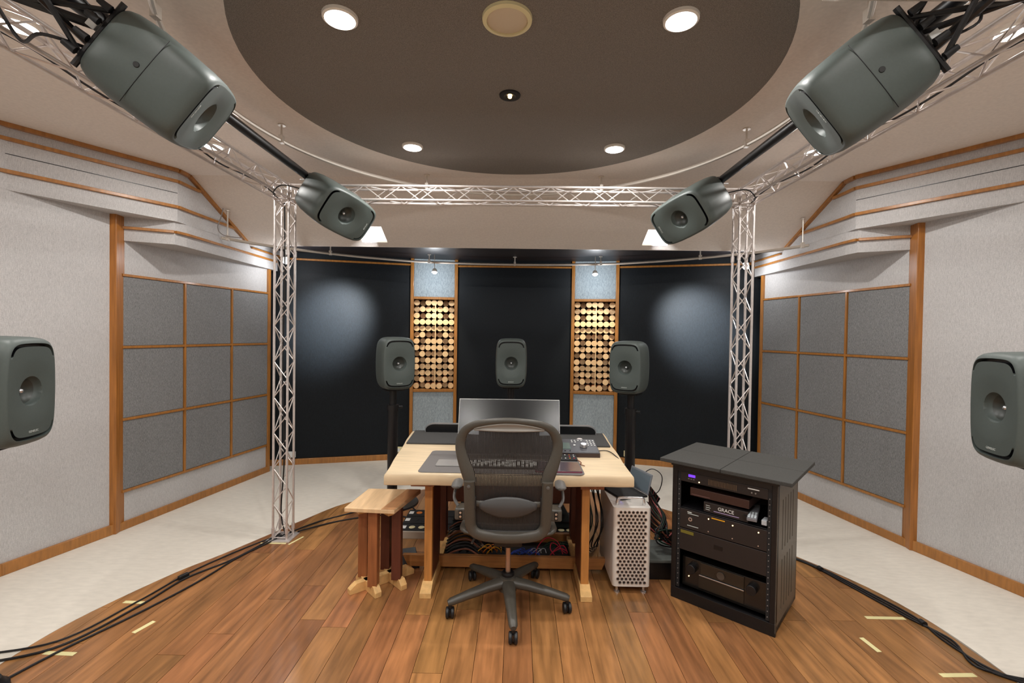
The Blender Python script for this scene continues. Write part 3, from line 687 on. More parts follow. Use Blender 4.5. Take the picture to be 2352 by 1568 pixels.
for sg, nm in ((-1, 'left'), (1, 'right')):
    pn = Vector((sg * 1.178, 1.61, 2.338)); nn = Vector((-sg * .672, .415, -.545)); un = Vector((sg * .470, .855, .325))
    Mn = frame_from(nn, un, pn)
    speaker('large grey speaker hung nearest at the top %s, its end face towards the viewer' % nm, Mn, 'grey speakers hung from the truss')
    pf = Vector((sg * 1.185, 3.12, 2.338)); nf = Vector((-sg * .709, -.4545, -.539)); uf = Vector((sg * .499, -.829, .252))
    Mf = frame_from(nf, uf, pf)
    speaker('grey speaker hung by the top of the %s truss post, front visible' % nm, Mf, 'grey speakers hung from the truss')
    # black pipe along the side
    px, pz = sg * 1.345, 2.515
    t = thing('hanging_pipe', 'black pipe overhead between the two hung speakers on the %s' % nm, 'pipe', (px, .2, pz), 0, 'black speaker pipes')
    MB().cyl((0, 0, 0), (0, 3.06, 0), .0245, n=20).build('tube', M_black, t, True)
    for yy in (0, 3.06): MB().cyl((0, yy - .008, 0), (0, yy + .008, 0), .026, n=20).build('end_cap', M_rub, t, True)
    # brackets
    for (Mx, lab, far) in ((Mn, 'black clamp bracket holding the nearest %s hung speaker' % nm, False), (Mf, 'black clamp bracket holding the far %s hung speaker' % nm, True)):
        back = Mx @ Vector((0, SD / 2, 0)); y_ = min(max(back.y, .3), 3.1)
        q = Vector((px, y_, pz)); t = thing('speaker_bracket', lab, 'bracket', q, 0, 'black speaker brackets')
        loc = back - q
        MB().lathe([(.026, -.025), (.036, -.025), (.036, .025), (.026, .025)], 20, Matrix.Rotation(R(90), 4, 'X'), closed=True).build('clamp', M_black, t, True)
        MB().cyl((.03 * sg, 0, -.0), (.075 * sg, 0, .0), .006).build('clamp_screw', M_silver, t, True)
        MB().tube(spline([(0, 0, -.03), loc * .45 + Vector((0, 0, -.035)), loc], 6), .013, 10).build('arm', M_black, t, True)
        xb = (Mx.to_3x3() @ Vector((1, 0, 0))); zb = (Mx.to_3x3() @ Vector((0, 0, 1))); yb = (Mx.to_3x3() @ Vector((0, 1, 0)))
        m4 = Matrix((xb, yb, zb)).transposed().to_4x4(); m4.translation = loc
        MB().box((-.06, .006, -.09), (.06, .014, .09), m4).build('plate', M_black, t, bevel=.002)
        for k in (-1, 1):
            MB().cyl(m4 @ Vector((k * .05, .012, .07 * k)), m4 @ Vector((k * .05, .035, .07 * k)), .008, n=10).build('knob', M_rub, t, True)
    # outrigger bar across the top near the viewpoint, with clamp, yoke and cables
    t = thing('cross_bar', 'pale bar crossing the %s truss beam at the top edge of the picture' % nm, 'bar', (sg * 1.80, 1.30, 2.452), 0, 'pale cross bars')
    MB().box((-.04 if sg > 0 else 0, -.02, -.012), (0 if sg > 0 else .04, .02, .03)).build('end_cap', M_rub, t)
    MB().box((0 if sg < 0 else -.92, -.018, -.014), (.92 if sg < 0 else 0, .018, .03)).build('bar', M_rail, t, bevel=.003)
    bk = Mn @ Vector((0, SD / 2, 0)); e = Mn.to_3x3()
    def bp(x, y, z): return Mn @ Vector((x, SD / 2 + y, z))
    t = thing('yoke_bracket', 'tangle of black bracket arms behind the nearest %s hung speaker' % nm, 'bracket', tuple(bk), 0, 'black yoke brackets')
    o = Vector(bk)
    T0 = Vector((sg * 1.37, 1.30, 2.44))
    for (x, z, r) in ((-.10, -.16, .008), (.09, -.16, .008), (-.05, -.05, .014), (.06, .0, .010)):
        MB().cyl(bp(x, .0, z) - o, T0 - o + Vector((x * .8, 0, 0)), r, n=8).build('arm', M_black, t, True)
    MB().cyl(bp(-.12, .01, -.17) - o, bp(.12, .01, -.17) - o, .009, n=8).build('cross_rod', M_black, t, True)
    MB().box((-.075, SD / 2 + .004, -.17), (.075, SD / 2 + .022, .02), Matrix.Translation(-o) @ Mn).build('back_plate', M_black, t, bevel=.004)
    for k, (x, z) in enumerate(((-.08, -.18), (-.03, -.19), (.03, -.18), (.08, -.185))):
        MB().cyl(bp(x, .02, z) - o, bp(x, .055, z) - o, .012, .009, n=10).build('knob', M_rub, t, True)
    MB().box((-.03, SD / 2 + .035, -.15), (.0, SD / 2 + .06, -.09), Matrix.Translation(-o) @ Mn).build('connector', M_white, t, bevel=.002)
    cable([bp(.05, .02, -.12), bp(.10, .09, -.20), bp(.16, .16, -.10), tuple(T0 + Vector((sg * .10, .03, .0)))], .005, 'black', 'black lead looping behind the nearest %s hung speaker' % nm, 'leads of the hung speakers')
    cable([bp(-.02, .02, -.10), bp(-.06, .12, -.17), bp(.0, .20, -.05), tuple(T0 + Vector((sg * .02, .05, .01)))], .004, 'black', 'thin black lead bunched behind the nearest %s hung speaker' % nm, 'leads of the hung speakers')
    cable([(sg * 1.66, 3.28, 2.44), (sg * 1.60, 3.1, 2.425), (sg * 1.5, 3.05, 2.46), tuple(Mf @ Vector((0, SD / 2 + .01, .05)))], .004, 'black', 'black lead from the truss to the far %s hung speaker' % nm, 'leads of the hung speakers')
    cable([(sg * 1.64, y, 2.45 + .012 * math.sin(y * 9)) for y in [1.0 + .2 * i for i in range(12)]], .0045, 'black', 'black cable lying inside the %s truss beam' % nm, 'cables in the truss')
cable([(-1.64, 3.33, 2.42), (-1.63, 3.32, 1.9), (-1.65, 3.34, 1.2), (-1.63, 3.33, .6), (-1.65, 3.33, .2), (-1.60, 3.30, .03)], .005, 'black', 'black cable running down inside the left truss post', 'cables in the truss')

# ================================================================ DESK
DT = .72
def live_edge():
    fl, fr, bl, br = (-.683, 2.557), (.707, 2.595), (-.79, 3.68), (.75, 3.72)
    pts = []
    for a, c, n, amp in ((fl, fr, 16, .004), (fr, br, 8, .003), (br, bl, 6, .0), (bl, fl, 8, .003)):
        for i in range(n):
            p = along(a, c, i / n); k = math.sin(i * 1.7 + n) * amp; pts.append((p[0] + (k if n == 8 else 0), p[1] + (k if n != 8 else 0)))
    return pts
desk = thing('desk', 'pale live-edge wooden desk on dark reddish trestle legs', 'desk', (0, 2.6, 0))
P = live_edge(); cx, cy = 0, 3.12
b = MB(); n = len(P); rings = [(1.0, .655), (1.003, .665), (.998, .70), (.992, .715), (.986, DT)]
rings = [(.994, .655), (1.0, .660), (1.0, .700), (.996, .713), (.988, DT)]
vs = [(cx + (x - cx) * s_, cy + (y - cy) * (s_ if s_ > .99 else s_) - 2.6, z) for s_, z in rings for x, y in P]
fs = [tuple(range(n))[::-1], tuple((len(rings) - 1) * n + i for i in range(n))] + [(j * n + i, j * n + (i + 1) % n, (j + 1) * n + (i + 1) % n, (j + 1) * n + i) for j in range(len(rings) - 1) for i in range(n)]
b.add(vs, fs).build('tabletop', M_oak, desk, True)
for sg in (-1, 1):
    xc = sg * .455
    MB().box((xc - .0225 * 1, .11, .06), (xc + .0225, .36, .62)).build('side_column', M_leg if False else M_dred, desk, bevel=.002)
    MB().box((xc - .0225 - (.0 if sg > 0 else .0), .075, .06), (xc + .0225, .11, .62)).build('front_column', M_leg, desk, bevel=.002)
    MB().box((xc - .0225, .60, .06), (xc + .0225, .70, .62)).build('rear_column', M_dred, desk, bevel=.002)
    MB().box((xc - .10 if sg < 0 else xc - .035, .05, .62), (xc + .035 if sg < 0 else xc + .10, 1.02, .655)).build('top_rail', M_red, desk, bevel=.002)
    b = MB().add([(xc - .033, .0, 0), (xc + .033, .0, 0), (xc + .033, .745, 0), (xc - .033, .745, 0), (xc - .033, .0, .03), (xc + .033, .0, .03), (xc + .03, .075, .062), (xc - .03, .075, .062),
                  (xc + .03, .69, .062), (xc - .03, .69, .062), (xc + .033, .745, .03), (xc - .033, .745, .03)],
                 [(3, 2, 1, 0), (0, 1, 5, 4), (4, 5, 6, 7), (7, 6, 8, 9), (9, 8, 10, 11), (11, 10, 2, 3), (1, 2, 10, 8, 6, 5), (0, 4, 7, 9, 11, 3)])
    b.build('foot', M_oak2, desk, bevel=.002)
b = MB().add([(-.63, .325, .020), (.60, .325, .020), (.60, .355, .020), (-.63, .355, .020), (-.665, .325, .092), (.63, .325, .092), (.63, .355, .092), (-.665, .355, .092)],
             [(0, 3, 2, 1), (4, 5, 6, 7), (0, 1, 5, 4), (1, 2, 6, 5), (2, 3, 7, 6), (3, 0, 4, 7)])
b.build('stretcher', M_str, desk, bevel=.002)
for x in (-.425, .425): MB().box((x - .014, .355, .055), (x + .014, .66, .088)).build('tray_rail', M_oak2, desk, bevel=.002)
MB().box((-.44, .66, .03), (.44, .69, .10)).build('tray_back', M_str, desk, bevel=.002)
MB().box((-.425, .355, .025), (.425, .66, .038)).build('tray_floor', M_blackm, desk)
MB().box((-.432, .62, .33), (.432, .645, .655)).build('modesty_board', M_dred, desk, bevel=.002)

def rrect(x0, y0, x1, y1, r, n=5):
    P = []
    for cx, cy, a in ((x1 - r, y1 - r, 0), (x0 + r, y1 - r, 90), (x0 + r, y0 + r, 180), (x1 - r, y0 + r, 270)):
        for i in range(n + 1): t = R(a + 90 * i / n); P.append((cx + r * math.cos(t), cy + r * math.sin(t)))
    return P
# things on the desk
for (x0, x1, lab) in ((-.755, -.02, 'dark felt pad across the back left of the desk'), (-.015, .725, 'dark felt pad across the back right of the desk, under the controller')):
    o = MB().prism([(x0 + (.03 if x0 < -.5 else 0), 3.245), (x1 - (.02 if x1 > .5 else 0), 3.245), (x1, 3.665), (x0, 3.665)], DT, DT + .012).build('felt_pad', M_pad, bevel=.003, origin=((x0 + x1) / 2, 3.4, DT))
    tag(o, lab, 'pad', 'dark felt pads on the desk')
tag(MB().prism(rrect(-.505, 2.585, .435, 3.07, .03), DT, DT + .0035).build('desk_mat', M_mat, origin=(0, 2.8, DT)), 'grey rounded desk mat in front of the monitor', 'desk mat')
o = MB().prism(rrect(-.425, 2.70, -.25, 2.83, .01), DT + .0035, DT + .011).build('trackpad', M_alum, origin=(-.33, 2.76, DT + .0035), bevel=.0015)
tag(o, 'flat silver grey trackpad on the left of the desk mat', 'trackpad')
t = thing('drawing_tablet', 'flat glossy tablet with maroon front edge at the right of the desk mat', 'tablet', (.30, 2.68, DT + .0035))
MB().prism(rrect(-.14, -.065, .125, .13, .012), .0, .006).build('body', mat('maroon_edge', lin(110, 36, 58), .35), t, bevel=.0015)
MB().prism(rrect(-.138, -.06, .123, .128, .012), .006, .010).build('surface', mat('tablet_surface', lin(84, 74, 80), .16, coat=.6), t, bevel=.001)
# keyboard
t = thing('keyboard', 'black keyboard with white keys behind the chair back', 'keyboard', (-.02, 2.74, DT + .0035))
MB().prism(rrect(-.22, -.07, .20, .07, .01), 0, .012).build('case', M_black, t, bevel=.002)
b = MB()
for r_ in range(5):
    for c_ in range(17):
        if (r_ * 5 + c_ * 3) % 4 == 0: continue
        x = -.21 + c_ * .0237; y = -.062 + r_ * .0252; b.box((x, y, .012), (x + .019, y + .020, .018))
k = b.build('keys', mat('key_grey', lin(190, 190, 186), .5), t); k['kind'] = 'stuff'
# control surface
t = thing('monitor_controller', 'dark desktop controller with silver knob, display and rows of white buttons', 'controller', (.43, 3.06, DT))
def wedge(x0, x1, y0, y1, za, zb):
    return MB().add([(x0, y0, 0), (x1, y0, 0), (x1, y1, 0), (x0, y1, 0), (x0, y0, za), (x1, y0, za), (x1, y1, zb), (x0, y1, zb)], [(0, 3, 2, 1), (4, 5, 6, 7), (0, 1, 5, 4), (1, 2, 6, 5), (2, 3, 7, 6), (3, 0, 4, 7)])
wedge(-.155, .155, -.09, .16, .032, .062).build('body', mat('controller_grey', lin(66, 66, 70), .4), t, bevel=.004)
MB().box((-.155, -.093, .0), (.155, -.088, .026)).build('front_strip', mat('controller_front', lin(52, 36, 34), .4), t)
TS = Matrix.Translation((0, -.09, .0325)) @ Matrix.Rotation(math.atan2(.030, .25), 4, 'X')
MB().box((-.14, .055, 0), (-.025, .17, .002), TS).build('display', M_screenlit, t)
MB().lathe([(.024, 0), (.023, .018), (.020, .022), (.004, .022)], 28, TS @ Matrix.Translation((.062, .095, .002))).build('volume_knob', M_silver, t, True)
bt = MB().lathe([(.0055, 0), (.005, .003), (.002, .004)], 12).mesh('button', M_white, True)
for i, (x, y) in enumerate([(-.005 + .022 * (k % 4), .215 if k < 4 else .185) for k in range(6)] + [(.098 + .021 * (k % 3), .215 - .030 * (k // 3)) for k in range(12)] + [(.005, .125)]):
    q = TS @ Vector((x, y, .001)); o = inst('button', bt, t, q, (.12, 0, 0), (1.5, 1.5, 1) if (x, y) == (.005, .125) else None)
bb_ = MB().lathe([(.005, 0), (.0045, .002), (.002, .002)], 10).mesh('button', M_black)
for k_ in range(4): inst('button', bb_, t, TS @ Vector((-.13 + k_ * .032, .025, .001)), (.12, 0, 0))
t = thing('small_keypad', 'small black keypad with coloured dots before the controller', 'keypad', (.355, 2.905, DT + .0035))
wedge(-.072, .072, -.045, .045, .010, .022).build('body', M_blackm, t, bevel=.002)
cols = [M_white, M_warmled, M_white, MATS['cable_orange'] if 'cable_orange' in MATS else M_white, M_white, M_white, M_white, MATS['cable_green'], MATS['cable_red'], M_white, M_white, M_white, M_white, MATS['cable_yellow'], MATS['cable_red']]
for i in range(15):
    c_, r_ = i % 5, i // 5; y = .028 - r_ * .026
    o = MB().lathe([(.0045, 0), (.004, .002), (.001, .003)], 8).build('key', cols[i], t, True); o.location = (-.054 + c_ * .027, y, .0165 + y * .133)
cable([(.425, 2.87, DT + .012), (.445, 2.83, DT + .006), (.435, 2.79, DT + .006), (.455, 2.755, DT + .006)], .0028, 'brown', 'short lead curling from the small keypad')
o = MB().lathe([(.002, .034), (.016, .032), (.027, .020), (.028, .004), (.026, 0)], 24).build('round_puck', mat('puck_white', lin(214, 206, 202), .4), None, True); o.location = (.50, 3.32, DT + .012)
tag(o, 'small white dome shaped puck behind the controller', 'puck')
cable([(.20, 3.50, DT + .016), (.28, 3.40, DT + .016), (.36, 3.36, DT + .016), (.44, 3.40, DT + .016), (.48, 3.35, DT + .016)], .003, 'black', 'thin black lead lying on the felt pad by the white puck')
cable([(.585, 3.12, DT + .006), (.66, 3.13, DT + .006), (.69, 3.02, DT + .004), (.715, 2.88, DT - .02), (.735, 2.80, .62), (.74, 2.9, .56)], .003, 'black', 'black lead running off the right edge of the desk')
# low long glossy unit at the back edge
t = thing('low_screen', 'long low black glossy unit with rounded corners at the back edge of the desk', 'screen', (.0, 3.60, DT + .012))
def arch(y0, y1, w, h, r, z0=0):
    P = [(-w, z0)] + [(-w + r - r * math.cos(R(a)) * 1, h - r * .6 + r * .6 * math.sin(R(a))) for a in range(0, 91, 15)] + [(w - r + r * math.sin(R(a)), h - r * .6 + r * .6 * math.cos(R(a))) for a in range(0, 91, 15)] + [(w, z0)]
    nn = len(P); v = [(x, y0, z) for x, z in P] + [(x, y1, z) for x, z in P]
    return MB().add(v, [tuple(range(nn)), tuple(range(nn, 2 * nn))[::-1]] + [(i, nn + i, nn + (i + 1) % nn, (i + 1) % nn) for i in range(nn)])
arch(0, .035, .665, .068, .07).build('housing', mat('housing_grey', lin(120, 120, 120), .4), t)
arch(-.006, .0, .658, .062, .07, .004).build('screen_glass', M_scr, t)
# monitor
t = thing('computer_monitor', 'wide thin black computer monitor on the desk, top edge above the chair', 'monitor', (-.0, 2.93, DT))
TI = Matrix.Translation((0, -.05, .035)) @ Matrix.Rotation(R(-18), 4, 'X')
MB().box((-.322, 0, 0), (.322, .012, .346), TI).build('housing', mat('monitor_edge', lin(170, 168, 166), .3, metal=.6), t, bevel=.002)
MB().box((-.318, -.0015, .008), (.318, .0005, .342), TI).build('screen_glass', M_scr, t)
MB().box((-.318, -.003, .0), (.318, .0, .009), TI).build('bottom_bezel', M_black, t)
MB().box((-.05, .02, .0), (.05, .20, .008)).build('foot', M_alum, t, bevel=.003)
MB().box((-.035, .10, .008), (.035, .118, .22)).build('neck', M_alum, t, bevel=.003)

# ================================================================ CHAIR
chair = thing('office_chair', 'grey mesh back office chair on castors pushed to the desk', 'office chair', (.012, 2.565, 0))
def back_y(x, z): return -.225 - .06 * (z - .5) / .57 + .05 * (x / .27) ** 2 - .012 * math.sin((z - .5) / .57 * PI)
def BP(x, z): return (x, back_y(x, z), z)
half = [(0, 1.075), (.09, 1.068), (.165, 1.052), (.215, 1.022), (.240, .975), (.243, .925), (.228, .865), (.205, .805), (.190, .75)]
wds = [.032, .034, .037, .043, .050, .054, .060, .068, .060]
full = [(-x, z) for x, z in half[::-1]] + half[1:]; fw_ = wds[::-1] + wds[1:]
sp = spline([BP(x, z) for x, z in full], 5); ws = [w_.x for w_ in spline([(w_, 0, 0) for w_ in fw_], 5)]
MB().ribbon(sp, ws, .024, 14, side=(0, 1, 0)).build('back_frame', M_chair, chair, True)
low = [(-.196, .765), (-.194, .65), (-.192, .57), (-.186, .522), (-.158, .490), (-.10, .478), (0, .474)]
low = low + [(-x, z) for x, z in low[:-1][::-1]]
lp = spline([(x, back_y(x, z) - .018, z) for x, z in low], 5)
MB().ribbon(lp, [.056] * len(lp), .032, 14, side=(0, 1, 0)).build('lower_frame', M_chair, chair, True)
# lens shaped top band
b = MB(); top = [(x, z) for x, z in [(q / 10 * .17, 1.056 - .028 * (q / 10) ** 2) for q in range(-10, 11)]]
def band(u, v):
    x = (u * 2 - 1) * .175; zt = 1.064 - .030 * (x / .175) ** 2; zb = zt - .012 - .032 * (1 - (x / .175) ** 2); z = zt + (zb - zt) * v
    return (x, back_y(x, z) - .006 + .01 * math.sin(v * PI), z)
b.grid(band, 24, 6); b.build('top_band', M_band, chair, True).modifiers.new('s', 'SOLIDIFY').thickness = .006
# mesh threads
inner = sorted([(x, z) for x, z in half], key=lambda p: p[1])
def hw_at(z):
    if z < .75: return .172 if z > .55 else .165
    for (xa, za), (xb, zb) in zip(inner[:-1], inner[1:]):
        if za <= z <= zb: return xa + (xb - xa) * (z - za) / max(1e-6, zb - za) - .018
    return 0
b = MB(); st = .0070
zs = [.505 + i * .0275 for i in range(20)]
xi = -.245
while xi < .245:
    run_ = []
    for z in zs:
        if abs(xi) < hw_at(z) + .004 and z < 1.05 - .03 * (xi / .175) ** 2: run_.append(z)
    if len(run_) > 1:
        vv = []
        for z in run_: vv += [(xi - .0028, back_y(xi, z) + .004, z), (xi + .0028, back_y(xi, z) + .004, z)]
        b.add(vv, [(2 * i, 2 * i + 1, 2 * i + 3, 2 * i + 2) for i in range(len(run_) - 1)])
    xi += st
for z in (.53, .545, .72, .80, .832, .872):
    h_ = hw_at(z)
    if h_ > .03:
        vv = []
        for i in range(13):
            x = -h_ + 2 * h_ * i / 12; vv += [(x, back_y(x, z) + .005, z - .0012), (x, back_y(x, z) + .005, z + .0012)]
        b.add(vv, [(2 * i, 2 * i + 2, 2 * i + 3, 2 * i + 1) for i in range(12)])
m_ = b.build('back_mesh', M_mesh, chair); m_['kind'] = 'stuff'
# lumbar pad
def lumb(u, v):
    a = u * 2 - 1; x = a * .138; k_ = (1 - abs(a) ** 2.2); zt = .655 + .038 * k_; zb = .635 - .045 * k_; z = zt + (zb - zt) * v
    return (x, back_y(x, z) - .012 - .016 * math.sin(v * PI) * max(0, k_) ** .5, z)
MB().grid(lumb, 28, 10).build('lumbar_pad', M_lumb, chair, True).modifiers.new('s', 'SOLIDIFY').thickness = .012
MB().ribbon([BP(x, .645) for x in (-.168, -.08, 0, .08, .168)], [.03] * 5, .012, 8, side=(0, 1, 0)).build('lumbar_bar', M_chair, chair, True)
for s in (-1, 1):
    MB().box((s * .17 - .008, -.245, .62), (s * .17 + .008, -.215, .68)).build('lumbar_clip', M_rub, chair, bevel=.002)
    for z in (.742, .500):
        MB().lathe([(.002, -.006), (.008, -.005), (.009, 0)], 14, Matrix.Translation((s * (.197 if z > .6 else .158), back_y(.19, z) - .032, z)) @ Matrix.Rotation(R(-90), 4, 'X')).build('bolt', M_chairl, chair, True)
# seat
def seatf(u, v):
    x = (u * 2 - 1); y = v; sx = .25 * (1 - .10 * (1 - v)); return (x * sx, -.16 + .46 * y, .475 + .012 * x * x - .035 * max(0, (y - .75) / .25) ** 2 - .008 * (1 - x * x))
MB().grid(seatf, 20, 14).build('seat_mesh', M_mesh, chair, True).modifiers.new('s', 'SOLIDIFY').thickness = .008
sr = spline([(-.22, -.165, .475), (-.235, 0, .478), (-.25, .2, .480), (-.23, .29, .455), (0, .31, .440), (.23, .29, .455), (.25, .2, .480), (.235, 0, .478), (.22, -.165, .475), (0, -.175, .466)], 5, True)
MB().ribbon(sr, [.034] * len(sr), .026, 10, True, side=(0, 0, 1)).build('seat_frame', M_chair, chair, True)
MB().box((-.075, -.13, .375), (.075, .14, .455)).build('tilt_mechanism', M_black, chair, bevel=.012)
MB().lathe([(.034, .33), (.046, .35), (.05, .38)], 20).build('lift_housing', M_blackm, chair, True)
MB().cyl((0, 0, .17), (0, 0, .34), .014, n=18).build('gas_lift', M_gas, chair, True)
MB().lathe([(.03, .185), (.036, .18), (.036, .168), (.03, .16)], 20).build('lift_collar', M_rub, chair, True)
for s in (-1, 1):
    A = MB().box((s * .245 - .03, -.20, .545), (s * .245 + .03, -.11, .605)); A.build('arm_bracket', M_chair, chair, bevel=.008)
    MB().ribbon(spline([(s * .262, -.15, .60), (s * .285, -.13, .63), (s * .287, -.11, .66), (s * .278, -.09, .688)], 5), [.016] * 16, .03, 10, side=(0, 1, 0)).build('arm_stem', M_chairl, chair, True)
    b = MB(); 
    pr_ = [(-.135, .10), (-.125, .6), (-.09, .95), (0, 1.0), (.08, .9), (.12, .55), (.13, .1)]
    b.ribbon([(s * .274, y * .55 - .09, .700) for y, _ in pr_], [.060 * k_ for _, k_ in pr_], [.030 * k_ for _, k_ in pr_], 16, side=(0, 0, 1)); b.build('arm_pad', M_chairl, chair, True)
    for z in (.585, .565): MB().cyl((s * .245, -.204, z), (s * .245, -.199, z), .006, n=12).build('adjuster', M_silver, chair, True)
    MB().box((s * .245 - .009, -.202, .553), (s * .245 + .009, -.198, .597)).build('adjuster_slot', M_black, chair)
MB().tube(spline([(-.12, -.02, .42), (-.17, -.10, .42), (-.19, -.14, .40)], 5), .006).build('lever', M_chairl, chair, True)
MB().lathe([(.03, .165), (.046, .16), (.052, .13), (.050, .085), (.03, .07)], 24).build('hub', M_chair, chair, True)
for k_ in range(5):
    a = R(-90 + 6 + 72 * k_); d = Vector((math.cos(a), math.sin(a), 0))
    pts = [d * .02 + Vector((0, 0, .130)), d * .12 + Vector((0, 0, .120)), d * .24 + Vector((0, 0, .100)), d * .325 + Vector((0, 0, .084)), d * .342 + Vector((0, 0, .080))]
    leg = MB().ribbon(pts, [.078, .066, .052, .045, .030], [.060, .052, .044, .038, .026], 14, side=(0, 0, 1)).build('base_leg', M_chair, chair, True)
    c = bpy.data.objects.new('castor', None); COL.objects.link(c); c.parent = chair
    c.location = d * .33; c.rotation_euler = (0, 0, [0, .1, -.3, .25, .1][k_])
    for s in (-1, 1):
        MB().lathe([(.004, -.009), (.020, -.0095), (.0275, -.006), (.0285, 0), (.0275, .006), (.020, .0095), (.004, .009)], 24, Matrix.Translation((s * .0135, 0, .0287)) @ Matrix.Rotation(R(90), 4, 'Y')).build('wheel', M_rub, c, True)
    MB().box((-.003, -.02, .02), (.003, .02, .05)).build('fork', M_black, c, bevel=.001)
    MB().cyl((0, 0, .045), (0, 0, .078), .010, n=12).build('castor_stem', M_black, c, True)

# ================================================================ STOOL
st_ = thing('stool', 'small wooden side stool with four dark legs and pale crossed feet', 'stool', (-.75, 2.74, 0), R(0))
z0, z1 = .486, .511
MB().prism([(-.168, -.145), (.122, -.165), (.198, .185), (-.135, .185)], z0, z1).build('seat', mat('stool_seat', lin(214, 180, 138), .4, noise=.12, nscale=5, stretch=(8, 1, 1), coat=.2), st_, bevel=.004)
MB().prism([(.045, -.1586), (.120, -.1638), (.194, .1835), (.110, .1835)], z1 - .001, z1 + .0006).build('seat_inlay', mat('stool_inlay', lin(184, 136, 94), .4, noise=.12, nscale=5, stretch=(8, 1, 1)), st_)
for (x, y), m_, a in zip([(-.012, -.098), (.102, -.018), (.004, .100), (-.102, .006)], (M_red, M_dred, M_dred, M_red), (0, 0, 0, 0)):
    MB().box((x - .027, y - .027, .05), (x + .027, y + .027, z0 - .004)).build('leg', m_, st_, bevel=.002)
for a, c in (((-.150, -.110), (.160, .150)), ((-.145, .045), (.030, -.140)), ((-.035, .135), (.155, -.055))):
    q = strip(a, c, -.020, .020); b = MB()
    a1, c1 = along(a, c, .10), along(a, c, .90); q1 = strip(a1, c1, -.020, .020)
    b.add([(p[0], p[1], 0) for p in q] + [(p[0], p[1], .028) for p in q] + [(p[0], p[1], .056) for p in q1], [(3, 2, 1, 0), (8, 9, 10, 11)] + [(i, (i + 1) % 4, 4 + (i + 1) % 4, 4 + i) for i in range(4)] + [(4 + i, 4 + (i + 1) % 4, 8 + (i + 1) % 4, 8 + i) for i in range(4)])
    b.build('foot', M_oak2, st_, bevel=.002)
for a, c in (((-.11, -.09), (.13, .12)), ((-.11, .08), (.09, -.11))):
    MB().prism(strip(a, c, -.018, .018), z0 - .03, z0).build('seat_support', M_oak2, st_, bevel=.003)

# ================================================================ TOWER COMPUTER
tw = thing('tower_computer', 'silver tower computer with round hole lattice front and steel handles', 'computer', (.728, 2.69, 0))
W2, H0, H1, DP = .109, .045, .505, .45
MB().add([(x, y, z) for z in (H0, H1) for x, y in rrect(-W2, 0, W2, DP, .022, 5)], [tuple(range(24))[::-1], tuple(range(24, 48))] + [(i, (i + 1) % 24, 24 + (i + 1) % 24, 24 + i) for i in range(24)]).build('case', M_mac, tw, True)
fp = MB(); NXH, NZH = 7, 21; pw_ = .0237; pz = (H1 - H0 - .03) / NZH
hole = MB(); ringm = MB()
n = 14
for r_ in range(NZH):
    for c_ in range(NXH):
        off = .0 if r_ % 2 else .0118
        x = -W2 + .024 + c_ * pw_ + off + .006; z = H0 + .015 + pz * (r_ + .5)
        for k_, (rad, y0, y1, bb) in enumerate(((.0098, -.0035, -.002, ringm),)):
            vs = []
            for (rr_, yy) in ((.0105, -.0002), (.0098, -.004), (.0072, -.004), (.0066, .0002)):
                for i in range(n): t = 2 * PI * i / n; vs.append((x + rr_ * math.cos(t), yy, z + rr_ * math.sin(t)))
            bb.add(vs, [(j * n + i, (j + 1) * n + i, (j + 1) * n + (i + 1) % n, j * n + (i + 1) % n) for j in range(3) for i in range(n)])
        hole.add([(x + .0070 * math.cos(2 * PI * i / n), -.0010, z + .0070 * math.sin(2 * PI * i / n)) for i in range(n)], [tuple(range(n))])
l_ = ringm.build('front_lattice', M_silver, tw, True); l_['kind'] = 'stuff'
l_ = hole.build('lattice_holes', M_black, tw); l_['kind'] = 'stuff'
for y in (.05, .40):
    q = spline([(-.078, y, .50), (-.078, y, .528), (-.066, y, .545), (0, y, .547), (.066, y, .545), (.078, y, .528), (.078, y, .50)], 5)
    MB().tube(q, .0085, 12).build('handle', M_silver, tw, True)
    for s in (-1, 1):
        MB().lathe([(.018, 0), (.017, .006), (.009, .010), (.0088, .05)], 18, Matrix.Translation((s * .078, y - .02 if y < .2 else y + .02, 0))).build('foot', M_silver, tw, True)
# laptop resting on the tower
lt = thing('laptop', 'small open black laptop with grey rimmed screen on top of the silver tower', 'laptop', (.826, 2.975, .5055), R(-70))
MB().box((-.112, -.185, 0), (.112, 0, .013)).build('keyboard_base', M_blackm, lt, bevel=.003)
TT = Matrix.Translation((0, .0, .013)) @ Matrix.Rotation(R(-14), 4, 'X')
MB().box((-.112, 0, 0), (.112, .007, .128), TT).build('lid', mat('laptop_grey', lin(112, 116, 122), .4), lt, bevel=.003)
MB().box((-.102, -.001, .012), (.102, .001, .116), TT).build('screen', mat('laptop_screen', lin(96, 108, 116), .2, coat=.5), lt)
MB().box((.095, -.182, .012), (.104, -.173, .017)).build('indicator', M_led, lt)

